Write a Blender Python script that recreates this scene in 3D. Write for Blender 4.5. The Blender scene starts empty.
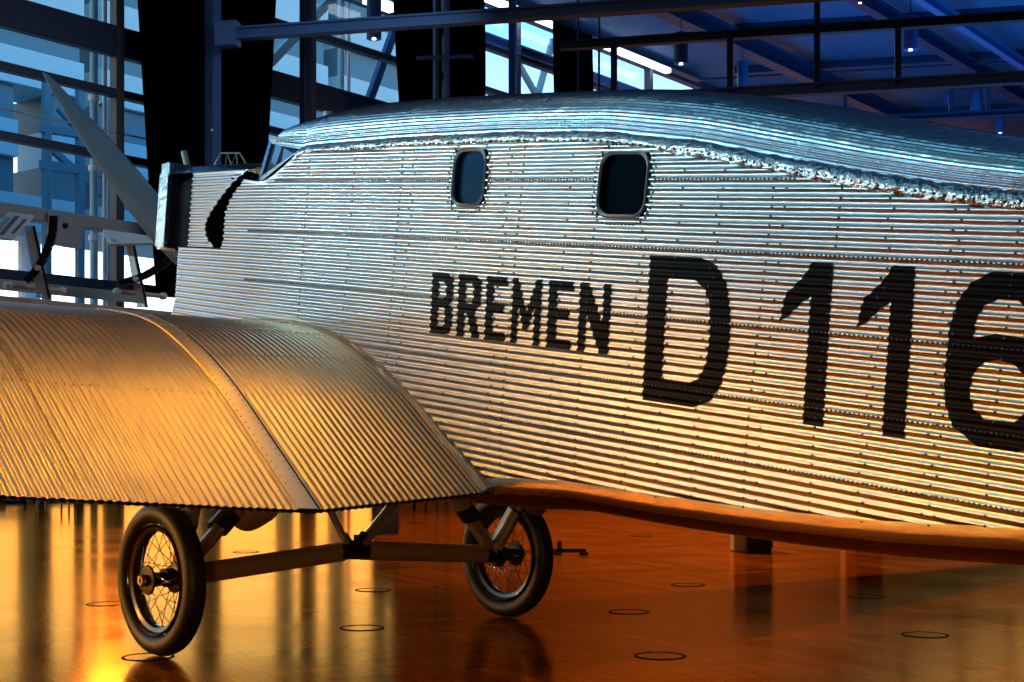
import bpy, bmesh, math, random
from mathutils import Vector, Matrix
from mathutils.geometry import tessellate_polygon
random.seed(7)
S = bpy.context.scene
COL = S.collection
PI = math.pi

# ------------------------------------------------------------------ camera
CAM = Vector((-6.56, 4.85, 1.09))
FW = Vector((0.734, -0.68, 0)).normalized()
RT = Vector((FW.y, -FW.x, 0))
FPX = 1400.0
HOR = 446.0
cd = bpy.data.cameras.new('camera'); cam = bpy.data.objects.new('camera', cd); COL.objects.link(cam)
cd.sensor_width = 36; cd.lens = FPX / 1024 * 36; cd.shift_y = (HOR - 341) / 1024
cd.clip_end = 500
cam.location = CAM
cam.rotation_euler = (PI / 2, 0, math.atan2(-FW.x, FW.y))
S.camera = cam

def P(px, py, d):
    return CAM + FW * d + RT * ((px - 512) / FPX * d) + Vector((0, 0, (HOR - py) / FPX * d))
def onY(px, py, y):
    r = FW + RT * ((px - 512) / FPX)
    return P(px, py, (y - CAM.y) / r.y)
def ground(px, py, z=0.0):
    return P(px, py, (CAM.z - z) * FPX / (py - HOR))

# facade frame: U runs along the glass wall, N points into the hall
UD = (RT * 0.614 + FW * 0.79).normalized()
ND = Vector((UD.y, -UD.x, 0))
if ND.dot(CAM - P(0, 446, 27)) < 0: ND = -ND
P0 = P(0, 446, 27); P0.z = 0
def FA(s, t, z): return P0 + UD * s + ND * t + Vector((0, 0, z))
def fs(px, t=0.0):
    """distance along the glass wall seen at a column of the photograph"""
    r = FW + RT * ((px - 512) / FPX)
    o = P0 + ND * t - CAM
    # CAM + a r = P0 + t N + s U
    det = r.x * (-UD.y) + UD.x * r.y
    a = (o.x * (-UD.y) + UD.x * o.y) / det
    q = CAM + r * a - (P0 + ND * t)
    return q.dot(UD), a

# ------------------------------------------------------------------ view, sky, lights
S.view_settings.view_transform = 'Standard'
S.view_settings.look = 'None'
S.view_settings.gamma = 1
S.view_settings.use_curve_mapping = False
S.view_settings.exposure = 0.0

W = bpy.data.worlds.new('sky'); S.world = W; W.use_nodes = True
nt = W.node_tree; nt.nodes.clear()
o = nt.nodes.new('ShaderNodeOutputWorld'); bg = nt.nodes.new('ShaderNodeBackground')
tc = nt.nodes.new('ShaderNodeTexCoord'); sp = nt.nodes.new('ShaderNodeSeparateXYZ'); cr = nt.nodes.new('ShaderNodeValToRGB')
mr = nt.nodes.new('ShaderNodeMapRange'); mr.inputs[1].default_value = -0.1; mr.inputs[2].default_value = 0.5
# sky shaped for the fuselage's reflection: warm band higher, sky dimmer towards port
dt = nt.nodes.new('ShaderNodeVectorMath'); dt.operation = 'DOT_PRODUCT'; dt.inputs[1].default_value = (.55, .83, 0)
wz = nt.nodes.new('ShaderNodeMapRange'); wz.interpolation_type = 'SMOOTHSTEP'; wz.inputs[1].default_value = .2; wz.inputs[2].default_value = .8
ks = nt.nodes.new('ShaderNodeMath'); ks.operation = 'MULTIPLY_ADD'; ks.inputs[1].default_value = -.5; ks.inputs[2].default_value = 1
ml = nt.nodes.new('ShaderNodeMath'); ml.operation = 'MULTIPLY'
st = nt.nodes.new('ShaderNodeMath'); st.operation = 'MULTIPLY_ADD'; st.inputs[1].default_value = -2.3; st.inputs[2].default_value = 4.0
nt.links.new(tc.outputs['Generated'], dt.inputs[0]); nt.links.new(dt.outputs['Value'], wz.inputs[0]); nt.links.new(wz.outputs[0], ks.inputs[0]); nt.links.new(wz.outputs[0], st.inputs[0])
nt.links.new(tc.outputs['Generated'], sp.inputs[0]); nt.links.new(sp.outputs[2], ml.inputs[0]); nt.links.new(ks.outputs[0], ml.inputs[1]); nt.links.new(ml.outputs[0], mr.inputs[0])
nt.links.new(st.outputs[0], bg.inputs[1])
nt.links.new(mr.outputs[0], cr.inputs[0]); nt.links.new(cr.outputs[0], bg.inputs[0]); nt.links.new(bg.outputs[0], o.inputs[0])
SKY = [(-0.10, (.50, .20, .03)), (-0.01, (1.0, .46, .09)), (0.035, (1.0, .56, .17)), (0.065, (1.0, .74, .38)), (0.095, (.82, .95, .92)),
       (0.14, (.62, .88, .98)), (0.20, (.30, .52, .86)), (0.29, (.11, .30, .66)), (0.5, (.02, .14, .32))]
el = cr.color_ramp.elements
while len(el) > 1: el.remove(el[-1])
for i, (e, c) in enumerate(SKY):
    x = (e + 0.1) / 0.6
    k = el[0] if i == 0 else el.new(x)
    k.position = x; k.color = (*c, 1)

def light(name, kind, loc, target, energy, color, **kw):
    d = bpy.data.lights.new(name, kind); d.energy = energy; d.color = color
    for k, v in kw.items(): setattr(d, k, v)
    ob = bpy.data.objects.new(name, d); COL.objects.link(ob); ob.location = loc
    ob.rotation_euler = (Vector(target) - Vector(loc)).to_track_quat('-Z', 'Y').to_euler()
    return ob
WARM = (1.0, .45, .03); COOL = (.30, .75, 1.0)
# added warm fill, port side, tilted down: upper cone edge falls across the fuselage
for i, p in enumerate((-4.6, -3.6, -2.6, -1.6, -.6)):
    lx = 3.72 * p + 17.8; src = Vector((lx, 12.0, 2.9)); to = Vector((p, .7, 1.66)) - src
    hz = Vector((to.x, to.y, 0)); el_ = math.atan2(to.z, hz.length) - math.radians(13)
    light('warm_side_fill', 'SPOT', src, src + hz.normalized() * math.cos(el_) + Vector((0, 0, math.sin(el_))), (1200, 1400, 1700, 1700, 1500)[i], WARM, spot_size=math.radians(26), spot_blend=.5, shadow_soft_size=.35)
light('warm_wing_fill', 'SPOT', (4.5, 6.0, 11.5), (-1.3, 2.3, 1.0), 450, (1, .46, .05), spot_size=math.radians(24), spot_blend=.7, shadow_soft_size=.4)  # added spot that warms the ripples of the wing
for i, p in enumerate((-4.0, -2.4, -.8)):  # added cool fill that turns the upper fuselage blue
    lx = 3.72 * p + 17.8; src = Vector((lx, 12.5, 2.6)); to = Vector((p, .7, 1.35)) - src
    hz = Vector((to.x, to.y, 0)); el_ = math.atan2(to.z, hz.length) + math.radians(28)
    light('cool_side_fill', 'SPOT', src, src + hz.normalized() * math.cos(el_) + Vector((0, 0, math.sin(el_))), (1500, 2500, 4200)[i], COOL, spot_size=math.radians(56), spot_blend=.3, shadow_soft_size=.35)
for i, p in enumerate((-4.2, -3.2, -2.3)):  # added from above to gild the lower fuselage past the wing
    src = Vector((3 * p + 13.1, 9.0, 7.0))
    light('warm_edge_fill', 'SPOT', src, (p, .7, .72), (420, 560, 700)[i], (1, .42, .035), spot_size=math.radians(10.5), spot_blend=.75, shadow_soft_size=.25)
light('warm_gear_fill', 'SPOT', (-7.5, 6.6, 1.0), (0, .1, .45), 320, (1, .62, .25), spot_size=math.radians(17), spot_blend=.7, shadow_soft_size=.2)  # added low spot that lifts the dark landing gear
light('warm_wall_fill', 'AREA', FA(26, 7, 9), FA(26, .5, 2.5), 650, (1, .62, .16), shape='RECTANGLE', size=16, size_y=.6)  # added area light; its glow on the wood wall shows in the floor
light('warm_starboard_fill', 'SPOT', (-3, -9, 8), (-1.6, -3, 0), 1500, (1, .45, .08), spot_size=math.radians(50), spot_blend=.8, shadow_soft_size=.3)  # added light for the dark floor on the starboard side
light('warm_down_fill', 'SPOT', (-1.2, 2.6, 12.8), (-1.6, 2.45, 1.0), 520, (1, .46, .04), spot_size=math.radians(18), spot_blend=.6, shadow_soft_size=.3)  # added overhead for orange along the trailing edge
light('warm_roof_fill', 'SPOT', (.5, -3.0, 12.0), (-1.7, 2.9, .95), 750, (1, .46, .04), spot_size=math.radians(14), spot_blend=.7, shadow_soft_size=.4)  # added beam over the fuselage onto the wing's rear slope
light('warm_back_fill', 'SPOT', (17, -7, 4), (-1.0, -.5, 0), 450, (1, .55, .15), spot_size=math.radians(48), spot_blend=.7, shadow_soft_size=.4)  # added backlight for the floor beneath the aeroplane
light('gallery_fill', 'AREA', FA(2, 8, 9), FA(1.5, 1, 4.8), 90, (.8, .95, 1.0), shape='RECTANGLE', size=5, size_y=1)  # added to brighten the transom and the reading boards
light('cool_nose_fill', 'SPOT', (-4, 9, 7), (1.7, .9, 2.9), 900, (.45, .8, 1.0), spot_size=math.radians(13), spot_blend=.7, shadow_soft_size=.2)  # added cool light for propeller and nose
light('warm_floor_fill', 'SPOT', (7, -9, 12.5), (4, -10, 0), 9000, WARM, spot_size=math.radians(75), spot_blend=.8, shadow_soft_size=.5)  # added warm light for the floor beyond the fuselage
light('cool_roof_fill', 'AREA', (1.0, 7.5, 9.5), (-1.6, .5, 2.4), 80, COOL, shape='RECTANGLE', size=7, size_y=2.5)  # added cool area light for glints on the roof deck
light('cool_ceiling_fill', 'AREA', (-5, -4, 12.3), (-3, 0, 0), 70, (.16, .36, 1.0), shape='RECTANGLE', size=9, size_y=3)  # added blue light from above for upward-facing surfaces
light('cool_truss_fill', 'AREA', FA(22, 13, 4.0), FA(26, 12, 13), 1700, (.06, .36, .9), shape='RECTANGLE', size=14, size_y=9)  # added from below to keep trusses and ceiling blue

# ------------------------------------------------------------------ materials
def mat(name, col, rough=.5, metal=0.0, **kw):
    m = bpy.data.materials.new(name); m.use_nodes = True
    b = m.node_tree.nodes['Principled BSDF']
    b.inputs['Base Color'].default_value = (*col, 1); b.inputs['Roughness'].default_value = rough; b.inputs['Metallic'].default_value = metal
    for k, v in kw.items(): b.inputs[k].default_value = v
    # every surface carries a slight procedural unevenness of its gloss
    t = m.node_tree.nodes.new('ShaderNodeTexCoord'); n = m.node_tree.nodes.new('ShaderNodeTexNoise'); n.inputs['Scale'].default_value = 6
    r = m.node_tree.nodes.new('ShaderNodeMapRange'); r.inputs[3].default_value = rough * .8; r.inputs[4].default_value = min(1, rough * 1.2)
    m.node_tree.links.new(t.outputs['Object'], n.inputs[0]); m.node_tree.links.new(n.outputs[0], r.inputs[0]); m.node_tree.links.new(r.outputs[0], b.inputs['Roughness'])
    return m
def bump(m, scale, strength, dist=.01, stretch=None, detail=3):
    T = m.node_tree; b = T.nodes['Principled BSDF']
    t = T.nodes.new('ShaderNodeTexCoord'); mp = T.nodes.new('ShaderNodeMapping'); n = T.nodes.new('ShaderNodeTexNoise'); bu = T.nodes.new('ShaderNodeBump')
    if stretch: mp.inputs['Scale'].default_value = stretch
    n.inputs['Scale'].default_value = scale; n.inputs['Detail'].default_value = detail
    bu.inputs['Strength'].default_value = strength; bu.inputs['Distance'].default_value = dist
    T.links.new(t.outputs['Object'], mp.inputs[0]); T.links.new(mp.outputs[0], n.inputs[0]); T.links.new(n.outputs[0], bu.inputs['Height']); T.links.new(bu.outputs[0], b.inputs['Normal'])
    return m
M = {}
M['alu'] = bump(mat('corrugated_aluminium', (.76, .76, .74), .31, 1.0), 9, .35, .01, (.6, 1, 2.2))
M['roofalu'] = bump(mat('shaded_roof_aluminium', (.36, .47, .54), .26, 1.0), 22, .5, .01, (.5, 1, 1))  # same metal as the sides, with cool shade put into its colour
M['seam'] = bump(mat('crinkled_aluminium_strip', (.52, .56, .58), .20, 1.0), 38, .9, .012)
M['wing'] = bump(mat('warmlit_wing_aluminium', (.70, .56, .36), .34, 1.0), 5, .25, .01)  # plain aluminium with the warm light put into its colour
M['strip'] = mat('plain_aluminium_strip', (.70, .56, .36), .38, 1.0)  # carries the wing's warm light in its colour too
M['belly'] = bump(mat('floor_tinted_belly_aluminium', (.22, .13, .08), .36, 1.0), 40, .4, .006)  # plain skin; the brown floor reflection is put into its colour
M['black'] = mat('black_paint', (.004, .004, .005), .5, **{'Specular IOR Level': .2})
M['hole'] = mat('unlit_void_black', (.002, .002, .002), .9)
M['rivet'] = mat('rivet_metal', (.35, .35, .34), .35, 1.0)
M['rubber'] = bump(mat('black_rubber', (.008, .007, .006), .5), 30, .1, .004)
M['chrome'] = mat('polished_steel', (.75, .74, .72), .12, 1.0)
M['gear'] = mat('gear_steel_paint', (.42, .38, .32), .33, .75)
M['axle'] = mat('axle_brown_paint', (.42, .29, .17), .32, .5)
M['rim'] = mat('dark_rim_metal', (.16, .13, .10), .2, 1.0)
M['darkmetal'] = mat('dark_steel', (.02, .02, .02), .35, .6)
M['prop'] = bump(mat('brushed_propeller_metal', (.45, .62, .75), .45, .6), 20, .3, .004, (1, 1, .15))
M['wglass'] = mat('cabin_window_glass', (.004, .010, .016), .08, 0.0, **{'Specular IOR Level': .05, 'IOR': 1.12})
M['wglassblue'] = mat('blue_reflection_cabin_glass', (.008, .07, .14), .1, 0.0, **{'IOR': 1.15})  # blue reflection in the first window, painted as its base colour
M['paneglass'] = mat('windshield_glass', (.05, .10, .14), .06, 0.0)
M['steelblue'] = mat('blue_grey_painted_steel', (.04, .13, .36), .45)
M['steeldark'] = mat('dark_blue_painted_steel', (.008, .028, .085), .5)
M['frame'] = mat('window_frame_grey', (.05, .075, .10), .45)
M['platform'] = mat('pale_beige_panel', (.62, .50, .38), .6)
M['greybeam'] = mat('grey_transom_panel', (.34, .40, .43), .5)
M['curtain'] = bump(mat('black_curtain_cloth', (.003, .003, .004), 1.0, **{'Specular IOR Level': .0}), 3, .3, .05, (6, 6, .2))
M['ceil'] = mat('ceiling_panel_blue', (.03, .11, .24), .6)
M['wall'] = mat('hall_wall_grey', (.10, .11, .13), .7)
M['white'] = mat('white_paint', (.85, .87, .88), .4)
M['bandl'] = mat('pale_blue_facade_panel', (.32, .62, .72), .5)
M['bandd'] = mat('dark_blue_facade_panel', (.05, .19, .26), .5)
M['ring'] = mat('dark_brass_ring', (.008, .003, .001), .8, 0, **{'Specular IOR Level': .05})
M['plinth'] = mat('black_plinth_lacquer', (.008, .007, .006), .3)
M['plinthl'] = mat('ochre_plinth_side', (.45, .24, .05), .35)
M['leather'] = mat('black_leather', (.012, .012, .013), .35)
M['paper'] = mat('printed_board_paper', (.75, .74, .70), .4)
M['red'] = mat('board_picture_brown', (.22, .10, .06), .4)
M['woodwall'] = bump(mat('brown_wood_panelling', (.50, .28, .11), .5), 3, .2, .01, (1, 1, 8))
M['ext'] = mat('outside_paving', (.35, .33, .30), .8)

def glass(name, tint, gl=.08):
    m = bpy.data.materials.new(name); m.use_nodes = True; T = m.node_tree; T.nodes.clear()
    o = T.nodes.new('ShaderNodeOutputMaterial'); mx = T.nodes.new('ShaderNodeMixShader'); tr = T.nodes.new('ShaderNodeBsdfTransparent'); g = T.nodes.new('ShaderNodeBsdfGlossy')
    fc = T.nodes.new('ShaderNodeLayerWeight'); fc.inputs[0].default_value = .5; pw = T.nodes.new('ShaderNodeMath'); pw.operation = 'POWER'; pw.inputs[1].default_value = 5
    lw = T.nodes.new('ShaderNodeMath'); lw.operation = 'MULTIPLY_ADD'; lw.inputs[1].default_value = .8; lw.inputs[2].default_value = .03
    T.links.new(fc.outputs['Facing'], pw.inputs[0]); T.links.new(pw.outputs[0], lw.inputs[0])
    tr.inputs[0].default_value = (*tint, 1); g.inputs['Roughness'].default_value = .03
    T.links.new(lw.outputs[0], mx.inputs[0]); T.links.new(tr.outputs[0], mx.inputs[1]); T.links.new(g.outputs[0], mx.inputs[2]); T.links.new(mx.outputs[0], o.inputs[0])
    return m
M['glass'] = glass('clear_window_glass', (.93, .97, .98))
M['finglass'] = mat('frosted_green_glass', (.60, .70, .64), .2, 0, Alpha=.72)
def emis(name, col, s):
    m = bpy.data.materials.new(name); m.use_nodes = True; b = m.node_tree.nodes['Principled BSDF']
    b.inputs['Emission Color'].default_value = (*col, 1); b.inputs['Emission Strength'].default_value = s; b.inputs['Base Color'].default_value = (.8, .8, .8, 1)
    return m
M['tube'] = emis('fluorescent_tube', (.75, .88, 1.0), 5.0)
M['lampglow'] = emis('small_lamp_glow', (.6, .8, 1.0), 2.5)

def floor_mat():
    m = bpy.data.materials.new('lacquered_parquet'); m.use_nodes = True; T = m.node_tree; T.nodes.clear()
    N = T.nodes.new; L = T.links.new
    o = N('ShaderNodeOutputMaterial'); tc = N('ShaderNodeTexCoord')
    mp = N('ShaderNodeMapping'); mp.inputs['Rotation'].default_value = (0, 0, .26); L(tc.outputs['Object'], mp.inputs[0])
    ch = N('ShaderNodeTexChecker'); ch.inputs['Scale'].default_value = 1 / 1.25; L(mp.outputs[0], ch.inputs[0])
    def planks(rot):
        q = N('ShaderNodeMapping'); q.inputs['Rotation'].default_value = (0, 0, rot); L(mp.outputs[0], q.inputs[0])
        b = N('ShaderNodeTexBrick'); b.inputs['Scale'].default_value = 1.0; b.inputs['Brick Width'].default_value = 1.25; b.inputs['Row Height'].default_value = .125
        b.inputs['Mortar Size'].default_value = .0016; b.inputs['Mortar Smooth'].default_value = .2; b.inputs['Bias'].default_value = 0
        b.inputs['Color1'].default_value = (.46, .115, .010, 1); b.inputs['Color2'].default_value = (.18, .040, .004, 1); b.inputs['Mortar'].default_value = (.10, .03, .006, 1)
        L(q.outputs[0], b.inputs[0])
        g = N('ShaderNodeMapping'); g.inputs['Rotation'].default_value = (0, 0, rot); g.inputs['Scale'].default_value = (1.3, 22, 1); L(mp.outputs[0], g.inputs[0])
        n = N('ShaderNodeTexNoise'); n.inputs['Scale'].default_value = 1.5; n.inputs['Detail'].default_value = 5; L(g.outputs[0], n.inputs[0])
        mx = N('ShaderNodeMix'); mx.data_type = 'RGBA'; mx.blend_type = 'MULTIPLY'; mx.inputs[0].default_value = .7
        r = N('ShaderNodeMapRange'); r.inputs[1].default_value = .3; r.inputs[2].default_value = .7; r.inputs[3].default_value = .55; r.inputs[4].default_value = 1.25
        L(n.outputs[0], r.inputs[0]); L(b.outputs[0], mx.inputs[6]); L(r.outputs[0], mx.inputs[7])
        return mx.outputs[2]
    a, b = planks(0), planks(PI / 2)
    mx = N('ShaderNodeMix'); mx.data_type = 'RGBA'; L(ch.outputs[1], mx.inputs[0]); L(a, mx.inputs[6]); L(b, mx.inputs[7])
    # joints of the big removable floor panels
    jb = N('ShaderNodeTexBrick'); jb.offset = 0; jb.inputs['Scale'].default_value = 1; jb.inputs['Brick Width'].default_value = 3.75; jb.inputs['Row Height'].default_value = 2.5
    jb.inputs['Mortar Size'].default_value = .010; jb.inputs['Mortar Smooth'].default_value = 0
    L(mp.outputs[0], jb.inputs[0])
    mj = N('ShaderNodeMix'); mj.data_type = 'RGBA'; L(jb.outputs['Fac'], mj.inputs[0]); L(mx.outputs[2], mj.inputs[6]); mj.inputs[7].default_value = (.012, .005, .002, 1)
    df = N('ShaderNodeBsdfDiffuse'); L(mj.outputs[2], df.inputs[0])
    gl = N('ShaderNodeBsdfGlossy'); gl.inputs[0].default_value = (1.0, .37, .07, 1)
    rn = N('ShaderNodeTexNoise'); rn.inputs['Scale'].default_value = 1.2; rr = N('ShaderNodeMapRange'); rr.inputs[3].default_value = .09; rr.inputs[4].default_value = .2
    L(tc.outputs['Object'], rn.inputs[0]); L(rn.outputs[0], rr.inputs[0]); L(rr.outputs[0], gl.inputs['Roughness'])
    bn = N('ShaderNodeTexNoise'); bn.inputs['Scale'].default_value = 2.2; bn.inputs['Detail'].default_value = 2; L(mp.outputs[0], bn.inputs[0])
    bu = N('ShaderNodeBump'); bu.inputs['Strength'].default_value = .12; bu.inputs['Distance'].default_value = .01; L(bn.outputs[0], bu.inputs['Height']); L(bu.outputs[0], gl.inputs['Normal'])
    fr = N('ShaderNodeFresnel'); fr.inputs[0].default_value = 1.55
    ms = N('ShaderNodeMixShader'); L(fr.outputs[0], ms.inputs[0]); L(df.outputs[0], ms.inputs[1]); L(gl.outputs[0], ms.inputs[2]); L(ms.outputs[0], o.inputs[0])
    return m
M['floor'] = floor_mat()

# ------------------------------------------------------------------ mesh helpers
class MB:
    def __init__(s): s.v = []; s.f = []
    def add(s, vs, fsx):
        k = len(s.v); s.v += [Vector(v) for v in vs]; s.f += [[i + k for i in f] for f in fsx]; return s
    def beam(s, p, q, w, h, up=(0, 0, 1), c=0.0):
        """box section from p to q; w across, h along up; c chamfers the four long edges"""
        p, q, up = Vector(p), Vector(q), Vector(up); d = (q - p).normalized()
        x = d.cross(up)
        if x.length < 1e-4: x = d.cross(Vector((1, 0, 0)))
        x.normalize(); y = x.cross(d).normalized(); w /= 2; h /= 2
        if c <= 0: c = min(w, h) * .12
        pr = [(w - c, -h), (w, -h + c), (w, h - c), (w - c, h), (-w + c, h), (-w, h - c), (-w, -h + c), (-w + c, -h)]
        n = 8
        vs = [p + x * a + y * b for a, b in pr] + [q + x * a + y * b for a, b in pr]
        fc = [[i, (i + 1) % n, (i + 1) % n + n, i + n] for i in range(n)] + [list(range(n))[::-1], list(range(n, 2 * n))]
        return s.add(vs, fc)
    def ibeam(s, p, q, w, h, t=.03):
        p, q = Vector(p), Vector(q); u = Vector((0, 0, 1)); 
        s.beam(p + u * (h / 2 - t / 2), q + u * (h / 2 - t / 2), w, t); s.beam(p - u * (h / 2 - t / 2), q - u * (h / 2 - t / 2), w, t)
        return s.beam(p, q, t, h - t)
    def tube(s, pts, r, n=10, cap=True):
        pts = [Vector(p) for p in pts]; rs = r if isinstance(r, (list, tuple)) else [r] * len(pts); k = len(s.v)
        a = None
        for i, p in enumerate(pts):
            d = (pts[min(i + 1, len(pts) - 1)] - pts[max(i - 1, 0)]).normalized()
            if a is None:
                a = d.cross(Vector((0, 0, 1)))
                if a.length < 1e-3: a = d.cross(Vector((1, 0, 0)))
            a = (a - d * a.dot(d)).normalized(); b = d.cross(a)
            s.v += [p + (a * math.cos(2 * PI * j / n) + b * math.sin(2 * PI * j / n)) * rs[i] for j in range(n)]
        for i in range(len(pts) - 1):
            for j in range(n): s.f.append([k + i * n + j, k + i * n + (j + 1) % n, k + (i + 1) * n + (j + 1) % n, k + (i + 1) * n + j])
        if cap:
            s.f.append([k + j for j in range(n)][::-1]); s.f.append([k + (len(pts) - 1) * n + j for j in range(n)])
        return s
    def oval(s, p, q, a_, b_, side, n=14):
        """streamlined strut: oval section a_ across side direction, b_ other"""
        p, q, side = Vector(p), Vector(q), Vector(side); d = (q - p).normalized(); x = (side - d * side.dot(d)).normalized(); y = d.cross(x); k = len(s.v)
        for e in (p, q): s.v += [e + x * math.cos(2 * PI * j / n) * a_ + y * math.sin(2 * PI * j / n) * b_ for j in range(n)]
        for j in range(n): s.f.append([k + j, k + (j + 1) % n, k + n + (j + 1) % n, k + n + j])
        s.f.append([k + j for j in range(n)][::-1]); s.f.append([k + n + j for j in range(n)]); return s
    def lathe(s, prof, o, axis, n=32, closed=False):
        o, axis = Vector(o), Vector(axis).normalized(); x = axis.cross(Vector((0, 0, 1)))
        if x.length < 1e-3: x = Vector((1, 0, 0))
        x.normalize(); y = axis.cross(x); k = len(s.v); m = len(prof)
        for j in range(n):
            c, e = math.cos(2 * PI * j / n), math.sin(2 * PI * j / n)
            s.v += [o + axis * h + (x * c + y * e) * r for r, h in prof]
        for j in range(n):
            for i in range(m if closed else m - 1):
                i2 = (i + 1) % m; j2 = (j + 1) % n
                s.f.append([k + j * m + i, k + j2 * m + i, k + j2 * m + i2, k + j * m + i2])
        return s
    def grid(s, G, flip=False):
        k = len(s.v); r, c = len(G), len(G[0])
        for row in G: s.v += [Vector(p) for p in row]
        for i in range(r - 1):
            for j in range(c - 1):
                f = [k + i * c + j, k + i * c + j + 1, k + (i + 1) * c + j + 1, k + (i + 1) * c + j]
                s.f.append(f[::-1] if flip else f)
        return s
    def build(s, name, m, parent=None, smooth=False, clean=False, origin=None):
        vs = s.v
        if origin is None and parent is None and vs:
            lo = Vector([min(v[i] for v in vs) for i in range(3)]); hi = Vector([max(v[i] for v in vs) for i in range(3)])
            origin = Vector(((lo.x + hi.x) / 2, (lo.y + hi.y) / 2, lo.z))
        off = wloc(parent) if parent else Vector(origin)
        me = bpy.data.meshes.new(name); me.from_pydata([tuple(v - off) for v in vs], [], s.f)
        me.materials.append(m)
        bm = bmesh.new(); bm.from_mesh(me)
        if clean: bmesh.ops.remove_doubles(bm, verts=bm.verts, dist=1e-5); bmesh.ops.dissolve_degenerate(bm, edges=bm.edges, dist=1e-6)
        bmesh.ops.recalc_face_normals(bm, faces=bm.faces); bm.to_mesh(me); bm.free()
        if smooth:
            me.polygons.foreach_set('use_smooth', [True] * len(me.polygons))
            if smooth == 2: me.set_sharp_from_angle(angle=math.radians(38))
        ob = bpy.data.objects.new(name, me); COL.objects.link(ob)
        if parent: ob.parent = parent; ob['_w'] = tuple(off)
        else: ob.location = off; ob['_w'] = tuple(off)
        return ob
def wloc(o): return Vector(o['_w'])
def thing(name, label, cat, loc, group=None):
    o = bpy.data.objects.new(name, None); COL.objects.link(o); o.location = loc; o.empty_display_size = .2
    o['_w'] = tuple(loc); return tag(o, label, cat, group)
def tag(o, label, cat, group=None):
    o['label'] = label; o['category'] = cat
    if group: o['group'] = group
    return o
def struct(o): o['kind'] = 'structure'; return o

# ------------------------------------------------------------------ hall shell
SL, SR, TB, ZC = -46, 76, 46, 13.5
def slab(name, m, a, b, w, h): return struct(MB().beam(a, b, w, h, c=.001).build(name, m))
slab('floor', M['floor'], FA(SL, TB / 2, -.1), FA(SR, TB / 2, -.1), TB + .6, .2)
slab('ceiling', M['ceil'], FA(SL, TB / 2, ZC + .2), FA(SR, TB / 2, ZC + .2), TB + .6, .4)
slab('wall_back', M['wall'], FA(SL, TB + .2, ZC / 2), FA(SR, TB + .2, ZC / 2), .4, ZC)
slab('wall_left', M['wall'], FA(SL - .2, 0, ZC / 2), FA(SL - .2, TB, ZC / 2), .4, ZC)
slab('wall_right', M['wall'], FA(SR + .2, 0, ZC / 2), FA(SR + .2, TB, ZC / 2), .4, ZC)
tag_ext = slab('trim_1', M['ext'], FA(SL, -40, -.35), FA(SR, -40, -.35), 79, .2)

# glass wall: bays between mullions, each bay a window with its frame
HB = [1.5, 3.0, 4.39, 5.64, 7.05, 8.38, 9.45, 10.9, 12.1]
mull = sorted([fs(113)[0], fs(306)[0], fs(512)[0]] + [fs(113)[0] - 6.5 * k for k in range(1, 8)] + [fs(512)[0] + 7 * k for k in range(1, 8)] + [fs(205)[0], fs(440)[0]])
edges = [SL] + [m for m in mull if SL + 1 < m < SR - 1] + [SR]
for i in range(len(edges) - 1):
    a, b = edges[i], edges[i + 1]
    pane = struct(MB().beam(FA(a + .05, 0, ZC / 2), FA(b - .05, 0, ZC / 2), .02, ZC, c=.002).build('window_%d' % (i + 1), M['glass']))
    fr = MB()
    for z in HB:
        h, d, m = (.16, .22, 0)
        if z == 5.64: continue
        if z == 9.45: h = .62
        if z == 1.5 or z == 3.0: h = .10
        if z == 4.39: h = .2
        fr.beam(FA(a, .12, z), FA(b, .12, z), d, h)
    fr.beam(FA(a, .12, .1), FA(b, .12, .1), .25, .2); fr.beam(FA(a, .12, ZC - .12), FA(b, .12, ZC - .12), .3, .26)
    fr.build('window_frame', M['steeldark'], pane)
    MB().beam(FA(a, .14, 5.62), FA(b, .14, 5.62), .3, .26).build('transom', M['greybeam'], pane)
    MB().tube([FA(a, .22, 7.55), FA(b, .22, 7.55)], .02).build('cable_rail', M['bandl'], pane)
    MB().beam(FA(b, .14, 0), FA(b, .14, ZC), .24, .2, up=UD).build('mullion', M['frame'], pane)
struct(MB().beam(FA(fs(392, .55)[0], .55, 4.6), FA(SR, .55, 4.6), .12, 9.2, c=.002).build('wall_front_added', M['woodwall']))  # unseen wall added to dim and warm the floor's reflection of the glass
# gusset plate on the transom
for px in (54,):
    s = fs(px)[0]
    g = MB().beam(FA(s - .38, .34, 5.35), FA(s + .38, .34, 5.35), .05, .62).build('trim_2', M['greybeam']); struct(g)
    MB().lathe([(0, .05), (.05, .05), (.06, 0)], FA(s, .36, 5.45), ND, 12).build('bolt', M['darkmetal'], g)

# ------------------------------------------------------------------ buildings outside
def outb(name, px0, px1, t, z0, z1, label, n, hole=None):
    s0, s1 = fs(px0, t)[0], fs(px1, t)[0]
    root = thing(name, label, 'building', FA((s0 + s1) / 2, t, 0), None)
    wl = MB(); st = MB(); z = z0; k = 0; dz = (z1 - z0) / n
    for k in range(n):
        zz = z0 + dz * (k + .5)
        tgt = wl if k % 2 == 0 else st
        off = 0 if k % 2 == 0 else -.25
        segs = [(s0, s1)]
        if hole and hole[2] < zz < hole[3]: segs = [(s0, hole[0]), (hole[1], s1)]
        for a, b in segs:
            if b > a: tgt.beam(FA(a, t - 1.2 + off, zz), FA(b, t - 1.2 + off, zz), 2.2, dz, c=.01)
    wl.build('storey_panel', M['bandl'], root); st.build('window_band', M['bandd'], root)
    pl = MB()
    for q in range(3):
        x = s0 + (s1 - s0) * (.12 + .38 * q); pl.tube([FA(x, t - 1.2, -.25), FA(x, t - 1.2, z0)], .35, 14)
    pl.build('pier', M['white'], root)
    return root
h0, h1 = fs(20, -14)[0], fs(59, -14)[0]
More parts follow.
